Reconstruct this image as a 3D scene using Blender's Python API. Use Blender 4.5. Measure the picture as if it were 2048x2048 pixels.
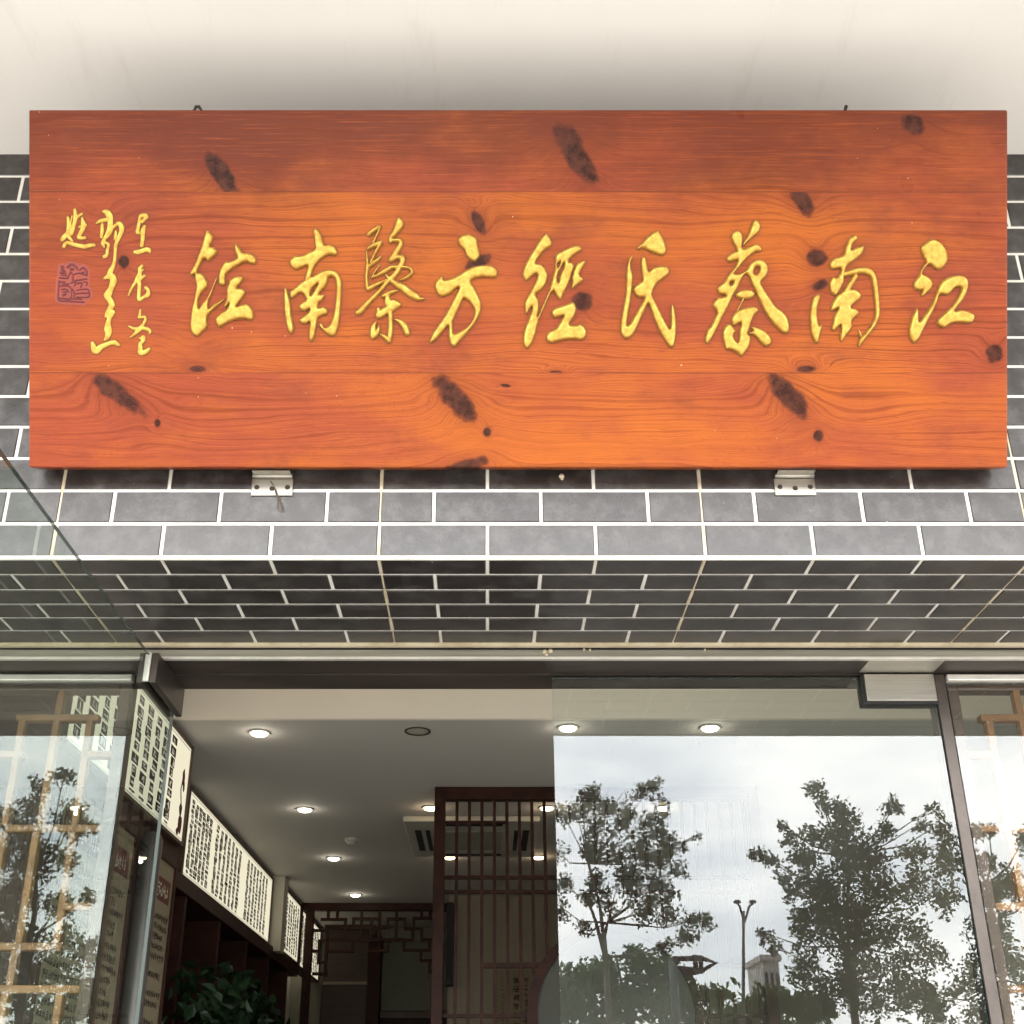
import bpy, bmesh, math, random
import numpy as np
from mathutils import Vector, Matrix
C = bpy.context; SC = C.scene; COL = SC.collection
for o in list(bpy.data.objects): bpy.data.objects.remove(o)
R = math.radians
# ------------------------------------------------------------------ camera
EYE = 1.55; F = 2344.0; CX, CY = 975.0, 1172.0; P = math.atan(0.4533); CP, SP = math.cos(P), math.sin(P)
cam = bpy.data.cameras.new("camera"); co = bpy.data.objects.new("camera", cam); COL.objects.link(co)
co.location = (0, 0, EYE); co.rotation_euler = (math.pi/2 + P, 0, 0)
cam.sensor_width = 36; cam.lens = F/2048*36; cam.shift_x = (1024-CX)/2048; cam.shift_y = (CY-1024)/2048
cam.clip_start = 0.05; cam.clip_end = 2000
SC.camera = co
# ------------------------------------------------------------------ sky, sun, exposure
SUN_EL = 64
w = bpy.data.worlds.new("World"); SC.world = w; w.use_nodes = True
nt = w.node_tree; nt.nodes.clear(); L = nt.links.new
out = nt.nodes.new("ShaderNodeOutputWorld"); bg = nt.nodes.new("ShaderNodeBackground"); bg.inputs[1].default_value = 0.1
sky = nt.nodes.new("ShaderNodeTexSky"); sky.sky_type = 'NISHITA'; sky.sun_disc = False
sky.sun_elevation = R(SUN_EL); sky.sun_rotation = math.pi; sky.dust_density = 2.0
tc = nt.nodes.new("ShaderNodeTexCoord")
mp = nt.nodes.new("ShaderNodeMapping"); mp.inputs['Scale'].default_value = (1.5, 1.5, 4.5); mp.inputs['Location'].default_value = (0.4, 0.2, 0.1)
n1 = nt.nodes.new("ShaderNodeTexNoise"); n1.inputs['Scale'].default_value = 2.2; n1.inputs['Detail'].default_value = 7; n1.inputs['Roughness'].default_value = 0.55
L(tc.outputs['Generated'], mp.inputs[0]); L(mp.outputs[0], n1.inputs[0])
cr = nt.nodes.new("ShaderNodeValToRGB"); cr.color_ramp.elements[0].position = 0.30; cr.color_ramp.elements[1].position = 0.58
cr.color_ramp.elements[0].color = (0.50, 0.50, 0.50, 1); cr.color_ramp.elements[1].color = (1, 1, 1, 1)
L(n1.outputs[0], cr.inputs[0])
# clouds are brighter towards the sun's side of the sky
sep = nt.nodes.new("ShaderNodeSeparateXYZ"); L(tc.outputs['Generated'], sep.inputs[0])
mr = nt.nodes.new("ShaderNodeMapRange"); mr.inputs[1].default_value = 1.0; mr.inputs[2].default_value = -1.0
mr.inputs[3].default_value = 3.0; mr.inputs[4].default_value = 17.5; L(sep.outputs[1], mr.inputs[0])
cl = nt.nodes.new("ShaderNodeMix"); cl.data_type = 'RGBA'
cl.inputs[6].default_value = (0.66, 0.74, 0.84, 1); cl.inputs[7].default_value = (1.0, 0.99, 0.97, 1); L(cr.outputs[0], cl.inputs[0])
sc_ = nt.nodes.new("ShaderNodeVectorMath"); sc_.operation = 'SCALE'; L(cl.outputs[2], sc_.inputs[0]); L(mr.outputs[0], sc_.inputs[3])
mx = nt.nodes.new("ShaderNodeMix"); mx.data_type = 'RGBA'; L(cr.outputs[0], mx.inputs[0]); L(sky.outputs[0], mx.inputs[6]); L(sc_.outputs[0], mx.inputs[7])
L(mx.outputs[2], bg.inputs[0]); L(bg.outputs[0], out.inputs[0])
sl = bpy.data.lights.new("sun", 'SUN'); sl.energy = 2.4; sl.angle = R(1.5); sl.color = (1.0, 0.95, 0.88)
so = bpy.data.objects.new("sun", sl); COL.objects.link(so); so.rotation_euler = (R(90-SUN_EL), 0, 0); so.location = (0, -20, 30)
SC.view_settings.view_transform = 'Standard'; SC.view_settings.look = 'None'; SC.view_settings.gamma = 1
SC.view_settings.exposure = 2.84
SC.render.engine = 'CYCLES'
cy = SC.cycles; cy.use_denoising = True; cy.max_bounces = 10; cy.transparent_max_bounces = 24; cy.diffuse_bounces = 5; cy.glossy_bounces = 5
cy.sample_clamp_indirect = 6; cy.caustics_reflective = False; cy.caustics_refractive = False
random.seed(7); rng = np.random.default_rng(7)
# ------------------------------------------------------------------ measuring helpers (pixel of the 2048 photo -> point on a real plane)
def ray(px, py):
    x = (px-CX)/F; v = (py-CY)/F
    return x, CP+v*SP, SP-v*CP
def at_y(px, py, Y):
    x, d, u = ray(px, py); k = Y/d; return Vector((x*k, Y, EYE+u*k))
def at_z(px, py, z):
    x, d, u = ray(px, py); k = z/u; return Vector((x*k, d*k, EYE+z))
# ------------------------------------------------------------------ node helper
class NM:
    def __init__(s, name):
        s.m = bpy.data.materials.new(name); s.m.use_nodes = True; s.t = s.m.node_tree
        s.b = s.t.nodes["Principled BSDF"]; s.o = s.t.nodes["Material Output"]
    def n(s, t, **k):
        nd = s.t.nodes.new("ShaderNode"+t)
        for a, b in k.items(): setattr(nd, a, b)
        return nd
    def set(s, nd, i, v):
        if isinstance(v, bpy.types.NodeSocket): s.t.links.new(v, nd.inputs[i])
        elif v is not None: nd.inputs[i].default_value = v
    def math(s, op, a, b=None, c=None, clamp=False):
        nd = s.n("Math", operation=op, use_clamp=clamp); s.set(nd, 0, a); s.set(nd, 1, b); s.set(nd, 2, c); return nd.outputs[0]
    def mix(s, f, a, b, mode='MIX'):
        nd = s.n("Mix", data_type='RGBA', blend_type=mode); s.set(nd, 0, f); s.set(nd, 6, a); s.set(nd, 7, b); return nd.outputs[2]
    def noise(s, vec=None, scale=5, detail=3, rough=.5, dist=0, dim='3D', w=None):
        nd = s.n("TexNoise", noise_dimensions=dim)
        if vec is not None: s.set(nd, 'Vector', vec)
        if w is not None: s.set(nd, 'W', w)
        s.set(nd, 'Scale', scale); s.set(nd, 'Detail', detail); s.set(nd, 'Roughness', rough); s.set(nd, 'Distortion', dist); return nd.outputs[0]
    def mr(s, v, a, b, c=0., d=1., smooth=True):
        nd = s.n("MapRange", interpolation_type='SMOOTHSTEP' if smooth else 'LINEAR')
        for i, q in enumerate((v, a, b, c, d)): s.set(nd, i, q)
        return nd.outputs[0]
    def obj(s): return s.n("TexCoord").outputs['Object']
    def mapping(s, vec, loc=(0,0,0), rot=(0,0,0), scale=(1,1,1), kind='POINT'):
        nd = s.n("Mapping", vector_type=kind); s.set(nd, 0, vec)
        s.set(nd, 1, loc); s.set(nd, 2, rot); s.set(nd, 3, scale); return nd.outputs[0]
    def bump(s, h, st=.3, dist=.002):
        nd = s.n("Bump"); s.set(nd, 'Strength', st); s.set(nd, 'Distance', dist); s.set(nd, 'Height', h)
        s.t.links.new(nd.outputs[0], s.b.inputs['Normal'])
    def base(s, c): s.set(s.b, 'Base Color', c)
    def rough(s, r): s.set(s.b, 'Roughness', r)
def c4(r, g, b): return (r, g, b, 1)
def simple(name, col, rough=.6, metal=0., var=.12, scale=18., bump=0., spec=None, stretch=(1,1,1)):
    n = NM(name); v = n.mapping(n.obj(), scale=stretch)
    t = n.noise(v, scale, 5, .6); f = n.mr(t, .3, .7, 1-var, 1+var, False)
    vm = n.n("VectorMath", operation='SCALE'); n.set(vm, 0, col[:3]); n.set(vm, 3, f)
    n.base(vm.outputs[0]); n.rough(n.mr(t, .3, .7, rough*.85, min(1, rough*1.15), False)); n.set(n.b, 'Metallic', metal)
    if spec is not None: n.set(n.b, 'Specular IOR Level', spec)
    if bump: n.bump(t, bump)
    return n.m
def wood_mat(name, a, b, rough=.45, sx=2., sz=30., spec=.4):
    n = NM(name); v = n.mapping(n.obj(), scale=(sx, sx, sz)); t = n.noise(v, 3, 6, .6, .3)
    n.base(n.mix(n.mr(t, .35, .65), c4(*a), c4(*b))); n.rough(rough); n.set(n.b, 'Specular IOR Level', spec); n.bump(t, .12); return n.m
def emit(name, col, st):
    n = NM(name); e = n.n("Emission"); n.set(e, 0, c4(*col)); n.set(e, 1, st); n.t.links.new(e.outputs[0], n.o.inputs[0]); return n.m
def glass_mat(name, tint, ior=1.8, dirt=.010):
    n = NM(name); tr = n.n("BsdfTransparent"); n.set(tr, 0, c4(*tint)); gl = n.n("BsdfGlossy"); n.set(gl, 0, c4(.96,.98,.97)); n.set(gl, 'Roughness', 0.0)
    fr = n.n("Fresnel"); n.set(fr, 0, ior); ge = n.n("NewGeometry")
    f = n.math('MULTIPLY', fr.outputs[0], n.math('SUBTRACT', 1., ge.outputs['Backfacing']))
    wob = n.noise(n.obj(), 1.6, 1, .4); bp = n.n("Bump"); n.set(bp, 'Strength', .06); n.set(bp, 'Distance', .004); n.set(bp, 'Height', wob)
    n.t.links.new(bp.outputs[0], gl.inputs['Normal'])
    m1 = n.n("MixShader"); n.set(m1, 0, f); n.t.links.new(tr.outputs[0], m1.inputs[1]); n.t.links.new(gl.outputs[0], m1.inputs[2])
    # thin film of dust and old splashes
    df = n.n("BsdfDiffuse"); n.set(df, 0, c4(.6,.58,.52))
    sp = n.noise(n.mapping(n.obj(), scale=(1, 1, .45)), 160, 3, .7); big = n.noise(n.obj(), 3.1, 3, .6)
    spk = n.math('MULTIPLY', n.mr(sp, .62, .72), n.mr(big, .5, .7))
    fac = n.math('ADD', n.math('MULTIPLY', spk, .16), n.mr(big, .35, .75, dirt*.4, dirt*1.6))
    m2 = n.n("MixShader"); n.set(m2, 0, fac); n.t.links.new(m1.outputs[0], m2.inputs[1]); n.t.links.new(df.outputs[0], m2.inputs[2])
    n.t.links.new(m2.outputs[0], n.o.inputs[0]); return n.m
# ------------------------------------------------------------------ mesh builder
class MB:
    def __init__(s): s.v = []; s.f = []; s.mi = []
    def face(s, pts, mi=0):
        k = len(s.v); s.v += [tuple(p) for p in pts]; s.f.append(tuple(range(k, k+len(pts)))); s.mi.append(mi)
    def box(s, x0, x1, y0, y1, z0, z1, mi=0):
        k = len(s.v)
        s.v += [(x0,y0,z0),(x1,y0,z0),(x1,y1,z0),(x0,y1,z0),(x0,y0,z1),(x1,y0,z1),(x1,y1,z1),(x0,y1,z1)]
        for q in ((0,3,2,1),(4,5,6,7),(0,1,5,4),(1,2,6,5),(2,3,7,6),(3,0,4,7)):
            s.f.append(tuple(k+i for i in q)); s.mi.append(mi)
        return s
    def tube(s, pts, rad, n=8, mi=0, cap=True):
        pts = [Vector(p) for p in pts]; rad = rad if isinstance(rad, (list, tuple)) else [rad]*len(pts)
        k = len(s.v); up = Vector((0.13, 0.31, 0.94))
        for i, p in enumerate(pts):
            d = (pts[min(i+1, len(pts)-1)]-pts[max(i-1, 0)]).normalized()
            a = d.cross(up if abs(d.dot(up)) < .95 else Vector((1,0,0))).normalized(); b = d.cross(a)
            for j in range(n):
                t = 2*math.pi*j/n; s.v.append(tuple(p+(a*math.cos(t)+b*math.sin(t))*rad[i]))
        for i in range(len(pts)-1):
            for j in range(n):
                s.f.append((k+i*n+j, k+i*n+(j+1)%n, k+(i+1)*n+(j+1)%n, k+(i+1)*n+j)); s.mi.append(mi)
        if cap:
            s.f.append(tuple(k+j for j in range(n))[::-1]); s.mi.append(mi)
            e = k+(len(pts)-1)*n; s.f.append(tuple(e+j for j in range(n))); s.mi.append(mi)
        return s
    def lathe(s, prof, c, n=24, mi=0, axis='z'):
        k = len(s.v); c = Vector(c)
        for r, h in prof:
            for j in range(n):
                t = 2*math.pi*j/n; x, y = r*math.cos(t), r*math.sin(t)
                s.v.append(tuple(c+(Vector((x, y, h)) if axis == 'z' else Vector((x, h, y)))))
        for i in range(len(prof)-1):
            for j in range(n):
                s.f.append((k+i*n+j, k+i*n+(j+1)%n, k+(i+1)*n+(j+1)%n, k+(i+1)*n+j)); s.mi.append(mi)
        return s
    def build(s, name, mats, parent=None, bevel=0., smooth=False):
        me = bpy.data.meshes.new(name); me.from_pydata(s.v, [], s.f)
        for m in (mats if isinstance(mats, (list, tuple)) else [mats]): me.materials.append(m)
        if any(s.mi): me.polygons.foreach_set('material_index', s.mi)
        if smooth: me.polygons.foreach_set('use_smooth', [True]*len(s.f))
        me.update(); o = bpy.data.objects.new(name, me); COL.objects.link(o)
        if parent is not None: o.parent = parent; o.matrix_parent_inverse = parent_inv(parent)
        if bevel:
            b = o.modifiers.new("bevel", 'BEVEL'); b.width = bevel; b.segments = 2; b.limit_method = 'ANGLE'
        return o
def parent_inv(p):
    m = Matrix.Identity(4); q = p; ch = []
    while q is not None: ch.append(q); q = q.parent
    for q in reversed(ch): m = m @ (q.matrix_parent_inverse @ q.matrix_basis if q.parent else q.matrix_basis)
    return m.inverted()
def tag(o, label=None, cat=None, group=None, kind=None):
    if label: o['label'] = label
    if cat: o['category'] = cat
    if group: o['group'] = group
    if kind: o['kind'] = kind
    return o
def empty(name, loc, label, cat, group=None, rot=None):
    o = bpy.data.objects.new(name, None); COL.objects.link(o); o.location = loc; o.empty_display_size = .1
    if rot: o.rotation_euler = rot
    return tag(o, label, cat, group)
def structure(mb, name, mat): return tag(mb.build(name, mat), kind='structure')
# ------------------------------------------------------------------ materials
M = {}
M['white'] = simple("white_paint", (.80,.77,.71), .85, var=.03, scale=3, bump=.03)
def ceiling_mat():
    n = NM("porch_paint"); o = n.obj()
    big = n.noise(o, 1.3, 4, .6); sp = n.n("TexVoronoi"); n.set(sp, 'Scale', 9.); n.set(sp, 'Randomness', 1.); n.set(sp, 'Vector', o)
    pit = n.mr(sp.outputs['Distance'], .022, .03, 1., 0.)
    pit = n.math('MULTIPLY', pit, n.mr(n.noise(o, 2.3, 2), .5, .56))
    st = n.noise(n.mapping(o, scale=(1, 1, 12)), 6, 4, .6)
    col = n.mix(n.mr(big, .3, .7, 0, .6), c4(.81,.79,.755), c4(.74,.715,.675)); col = n.mix(n.mr(n.noise(n.mapping(o, scale=(5,.8,1)), 3, 5, .7), .56, .72, 0, .3), col, c4(.66,.63,.58)); col = n.mix(n.math('MULTIPLY', pit, .75), col, c4(.2,.18,.15))
    n.base(col); n.rough(.9); n.bump(st, .08); return n.m
M['porch'] = ceiling_mat()
def tile_mat():
    n = NM("grey_tile"); o = n.obj(); ge = n.n("NewGeometry"); ri = ge.outputs['Random Per Island']
    sp = n.noise(o, 260, 4, .7); md = n.noise(o, 22, 5, .65); big = n.noise(o, 3.5, 3)
    col = n.mix(n.mr(ri, 0, 1, 0, 1, False), c4(.020,.0165,.016), c4(.031,.026,.025))
    col = n.mix(n.mr(md, .42, .7, 0, .5), col, c4(.080,.074,.073))
    col = n.mix(n.math('MULTIPLY', n.mr(sp, .64, .72), n.mr(md, .45, .6, .1, .8)), col, c4(.015,.014,.014))
    fleck = n.math('MULTIPLY', n.mr(n.noise(o, 95, 2, .6), .74, .78), n.mr(n.noise(o, 4.7, 2), .52, .62))
    col = n.mix(n.math('MULTIPLY', fleck, .7), col, c4(.45,.43,.4))
    n.base(col); n.rough(n.mr(md, .3, .7, .28, .42, False)); n.set(n.b, 'Specular IOR Level', n.math('MULTIPLY', n.mr(sp, .52, .72, .80, .50), n.mr(md, .3, .7, .85, 1.12, False))); n.bump(n.math('ADD', sp, n.math('MULTIPLY', md, .8)), .2, .0012); return n.m
M['tile'] = tile_mat()
def grout_mat(name, a, b):
    n = NM(name); o = n.obj(); t = n.noise(o, 7, 5, .7); n.base(n.mix(n.mr(t, .42, .66), c4(*a), c4(*b))); n.rough(.9); n.bump(n.noise(o, 300, 2), .2, .001); return n.m
M['grout'] = grout_mat("white_grout", (.76,.74,.70), (.64,.60,.53))
M['grout_old'] = grout_mat("stained_grout", (.62,.54,.40), (.44,.36,.23))
M['alu'] = simple("dull_aluminium", (.36,.345,.30), .42, .55, var=.25, scale=6, stretch=(.3,1,8), bump=.05)
M['alu_lip'] = simple("bright_lip", (.74,.71,.66), .35, .4, var=.1)
M['header'] = simple("dark_header", (.045,.035,.030), .45, .1, var=.35, scale=5, stretch=(.5,2,6), bump=.08)
M['steel'] = simple("brushed_steel", (.40,.375,.33), .34, .85, var=.08, scale=40, stretch=(.2,1,6))
M['darksteel'] = simple("dark_steel", (.075,.062,.054), .38, .6, var=.2)
M['glass'] = glass_mat("door_glass", (.935,.960,.942)); M['glass_leaf'] = glass_mat("leaf_glass", (.89,.93,.905), 1.4, .007)
M['edge'] = simple("glass_edge", (.03,.045,.04), .25, var=.1); M['edge_l'] = simple("glass_edge_polished", (.07,.085,.08), .45, .0, var=.1)
M['lattice'] = wood_mat("lattice_wood", (.27,.125,.045), (.17,.072,.025), .5, 3, 3)
M['frame'] = wood_mat("frame_wood", (.10,.058,.04), (.065,.036,.026), .5, 3, 3)
M['darkwood'] = wood_mat("dark_red_wood", (.045,.016,.011), (.028,.011,.008), .5, 4, 4, .12)
M['cabinet'] = wood_mat("cabinet_wood", (.03,.014,.01), (.018,.009,.007), .5, 4, 4, .15)
M['ceil_in'] = simple("shop_ceiling_paint", (.50,.475,.44), .9, var=.03, scale=2)
M['bulk'] = simple("bulkhead_paint", (.84,.765,.665), .9, var=.03, scale=2)
M['wall_in'] = simple("shop_wall_paint", (.50,.46,.39), .9, var=.05, scale=2)
M['wall_back'] = simple("back_wall_paint", (.30,.29,.24), .9, var=.06, scale=2)
M['floor'] = simple("shop_floor_stone", (.07,.062,.055), .3, var=.15, scale=3)
M['ink'] = simple("ink", (.022,.015,.011), .8, var=.2); M['maroon'] = simple("maroon_band", (.09,.02,.014), .7, var=.1)
M['paper'] = simple("poster_paper", (.22,.18,.118), .7, var=.06, scale=4); M['cream'] = simple("cream_paint", (.6,.55,.44), .6, var=.05)
M['box'] = emit("lit_acrylic", (1.0,.92,.68), .125); M['boxdim'] = emit("lit_acrylic_marks", (1.0,.93,.74), .07); M['lamp'] = emit("lamp_lens", (1.0,.90,.70), 3.2); M['lampw'] = emit("lamp_lens_warm", (1.0,.78,.48), 2.0)
M['plastic'] = simple("white_plastic", (.5,.47,.41), .5, var=.04); M['black'] = simple("black_gap", (.008,.008,.008), .7)
M['wire'] = simple("rusty_wire", (.10,.065,.045), .6, .4, var=.3)
M['hook'] = simple("rusty_hook", (.035,.027,.022), .6, .5, var=.3)
def gold_mat():
    n = NM("gold_leaf"); o = n.obj(); t = n.noise(o, 90, 5, .65); st = n.noise(n.mapping(o, scale=(1,.4,1)), 320, 3, .6)
    col = n.mix(n.mr(t, .35, .7), c4(.56,.345,.072), c4(.37,.205,.032)); col = n.mix(n.mr(st, .58, .75, 0, .45), col, c4(.34,.20,.03))
    n.base(col); n.rough(n.mr(t, .3, .7, .3, .5)); n.set(n.b, 'Metallic', .65); n.bump(st, .18, .0015); return n.m
M['gold'] = gold_mat(); M['flat_rim'] = simple("painted_rim_shade", (.12,.045,.010), .6, var=.3, scale=60)  # dark colour of a flat rim, painting shadow around the characters
M['red'] = simple("seal_red", (.10,.005,.006), .6, var=.25, scale=80)
# ------------------------------------------------------------------ the ground outside
g = MB(); g.face([(-600,-600,0),(600,-600,0),(600,600,0),(-600,600,0)]); structure(g, "ground", simple("earth", (.14,.125,.09), .95, var=.2, scale=.4))
def paving_mat():
    n = NM("paving"); o = n.obj(); b = n.n("TexBrick"); n.set(b, 'Vector', o); n.set(b, 'Scale', 1.6); n.set(b, 'Mortar Size', .008)
    n.set(b, 'Color1', c4(.27,.262,.25)); n.set(b, 'Color2', c4(.235,.228,.217)); n.set(b, 'Mortar', c4(.13,.125,.118)); n.base(b.outputs[0]); n.rough(.8); return n.m
M['pave'] = paving_mat()
g = MB(); g.box(-40,40,-5.2,2.69,.004,.13); structure(g, "pavement", M['pave'])
g = MB(); g.face([(-200,-9.2,.008),(200,-9.2,.008),(200,-5.2,.008),(-200,-5.2,.008)]); structure(g, "road", simple("asphalt", (.10,.098,.095), .9, var=.2, scale=8))
g = MB()
for i in range(-20, 20): g.box(i*4, i*4+2, -7.27, -7.13, .010, .0125)
structure(g, "road_marking", simple("road_paint", (.7,.7,.68), .7))
g = MB(); g.box(-40,40,-12.5,-9.2,.004,.13); structure(g, "far_pavement", M['pave'])
# ------------------------------------------------------------------ the shop front
YS = 2.58; YD = 2.69; HB = EYE+.984
D = 2.1; LZ = EYE+1.0133; PITCH = .0761; TW = .217; DIN = D+6*PITCH; CEIL = EYE+2.069; XL, XR = -2.387, 2.604
shop = empty("shop_building", (0, D, .13), "grey tiled shop front with glass doors under a cream porch ceiling", "building")
def brick_sheet(mb, rows, org, ax, ay, nrm, grout):
    """courses of raised bricks with running bond, cut at the vertical movement joints; ax along, ay across the courses"""
    org, ax, ay, nrm = map(Vector, (org, ax, ay, nrm))
    def brick(a0, a1, b0, b1):
        c = .0018; h = .0022
        q = lambda a, b, z: org+ax*a+ay*b+nrm*z
        o4 = [q(a0,b0,0), q(a1,b0,0), q(a1,b1,0), q(a0,b1,0)]; i4 = [q(a0+c,b0+c,h), q(a1-c,b0+c,h), q(a1-c,b1-c,h), q(a0+c,b1-c,h)]
        k = len(mb.v); mb.v += [tuple(p) for p in o4+i4]
        for fc in [(4,5,6,7)]+[(j,(j+1)%4,4+(j+1)%4,4+j) for j in range(4)]: mb.f.append(tuple(k+i for i in fc)); mb.mi.append(0)
    for r in range(rows[0], rows[1]):
        b0, b1 = r*PITCH+.0032, (r+1)*PITCH-.0032
        odd = r % 2
        for m in range(-4, 4):
            base = -TW+m*3*TW                                     # movement joint
            js = [base+k*TW for k in range(4)] if not odd else [base, base+.5*TW, base+1.5*TW, base+2.5*TW, base+3*TW]
            for k in range(len(js)-1):
                thin0 = odd and k == 0; thin1 = odd and k == len(js)-2
                e0 = .0012 if thin0 else .0034; e1 = .0012 if thin1 else .0034
                brick(js[k]+e0+random.uniform(-.0004,.0004), js[k+1]-e1, b0+random.uniform(-.0004,.0004), b1)
    # stained movement joint strips just under the brick faces
    for m in range(-4, 5):
        a = -TW+m*3*TW; h = .0006; q = lambda a_, b_: org+ax*a_+ay*b_+nrm*h
        mb.face([q(a-.003, rows[0]*PITCH), q(a+.003, rows[0]*PITCH), q(a+.003, rows[1]*PITCH), q(a-.003, rows[1]*PITCH)], 2)
    a0, a1 = -TW-12*TW, -TW+12*TW; q = lambda a_, b_: org+ax*a_+ay*b_
    mb.face([q(a0, rows[0]*PITCH), q(a1, rows[0]*PITCH), q(a1, rows[1]*PITCH), q(a0, rows[1]*PITCH)], 1)
fb = MB(); brick_sheet(fb, (0, 14), (0, D, LZ), (1,0,0), (0,0,1), (0,-1,0), 0)
tag(fb.build("tiled_fascia", [M['tile'], M['grout'], M['grout_old']], shop), "grey brick tiled wall face behind the board")
fb = MB(); brick_sheet(fb, (0, 6), (0, D, LZ), (1,0,0), (0,1,0), (0,0,-1), 0)
tag(fb.build("tiled_soffit", [M['tile'], M['grout'], M['grout_old']], shop), "dark tiled underside of the lintel")
# bead along the arris and at the back of the soffit
b = MB(); b.box(XL, XR, D-.0035, D+.004, LZ-.0045, LZ+.004); b.build("corner_bead", M['grout'], shop, .0015)
b = MB(); b.box(XL, XR, DIN-.006, DIN+.012, LZ-.009, LZ+.003); b.build("sealant_bead", M['grout_old'], shop, .003)
b = MB(); b.box(XL, XR, D+.004, DIN+.25, LZ+.004, CEIL+.3); b.build("lintel_core", M['grout'], shop)
b = MB(); b.box(-9, 9, .15, D-.0001, CEIL, CEIL+.3); b.build("porch_ceiling", M['porch'], shop)
for xa, xb in ((XL, -1.471), (1.7235, XR)): b = MB(); b.box(xa, xb, YD-.03, YD+.11, .13, EYE+.980); b.build("side_wall", M['tile'], shop)
for xa, xb in ((-9, XL), (XR, 9)): b = MB(); b.box(xa, xb, D, D+.7, .13, CEIL); b.build("side_wall", M['tile'], shop)
b = MB(); b.box(-9, 9, D+.01, D+.4, CEIL+.3, 9); b.build("upper_wall", M['white'], shop)
# door head: aluminium strip, lip and dark steel beam
b = MB(); b.box(XL, XR, YS, YS+.012, HB+.003, LZ-.0092); tag(b.build("header_strip", M['alu'], shop), "dull olive metal strip under the tiles")
b = MB(); b.box(XL, XR, YS-.003, YS+.012, HB-.003, HB+.003); b.build("strip_lip", M['alu_lip'], shop, .001)
b = MB(); b.box(XL, XR, YS+.012, YD-.001, HB, LZ); b.build("header_beam", M['header'], shop)
b = MB(); b.box(XL, XR, YD+.001, YD+.105, HB-.002, LZ); b.build("header_beam", M['header'], shop)
p0, p1 = at_z(1737, 1320, .9835), at_z(1866, 1343, .9835)
b = MB(); b.box(p0.x, p1.x, p0.y, p1.y, HB-.003, HB); b.build("pivot_plate", M['alu'], shop, .001)
# glass doors
zt = EYE+.975
def pane(name, x0, x1, y0, y1, z0, z1, mat, parent, edge):
    m = MB(); m.box(x0, x1, y0, y1, z0, z1)
    dims = (x1-x0, y1-y0); big = 1 if dims[0] > dims[1] else 0        # which pair of faces is the broad one
    for k in range(6):
        broad = (k in (2, 4)) if big else (k in (3, 5))
        m.mi[k] = 0 if broad else 1
    return m.build(name, [mat, edge], parent)
rd = pane("glass_door", .1575, 1.081, YD, YD+.012, .14, zt, M['glass'], shop, M['edge']); tag(rd, "closed glass door reflecting trees and sky")
b = MB(); b.box(.91, 1.079, YD-.02, YD+.032, EYE+.909, zt+.002); b.build("patch_fitting", M['steel'], rd, .002)
b = MB(); b.box(.903, 1.084, YD-.012, YD+.024, EYE+.903, EYE+.909); b.box(.903,.91,YD-.012,YD+.024,EYE+.909,zt); b.build("fitting_gasket", M['black'], rd)
b = MB(); b.tube([(.23, YD-.06, EYE-.65), (.23, YD-.06, EYE+.02)], .016, 14); b.build("pull_handle", M['steel'], rd, smooth=True)
LX = -.781
ld = pane("glass_door", LX-.004, LX+.004, 1.25, 2.775, .14, zt-.004, M['glass_leaf'], shop, M['edge']); tag(ld, "open glass door leaf standing out towards the street")
ld.data.materials.append(M['edge_l']); ld.data.polygons[4].material_index = 2
b = MB(); b.box(LX-.022, LX-.0065, 2.53, 2.785, EYE+.905, zt+.003); b.box(LX+.0065, LX+.022, 2.53, 2.785, EYE+.905, zt+.003); b.build("patch_fitting", M['darksteel'], ld, .002)
b = MB(); b.box(LX-.0064, LX+.0064, 2.525, 2.53, EYE+.907, zt+.001); b.build("fitting_gasket", M['alu_lip'], ld)
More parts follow.
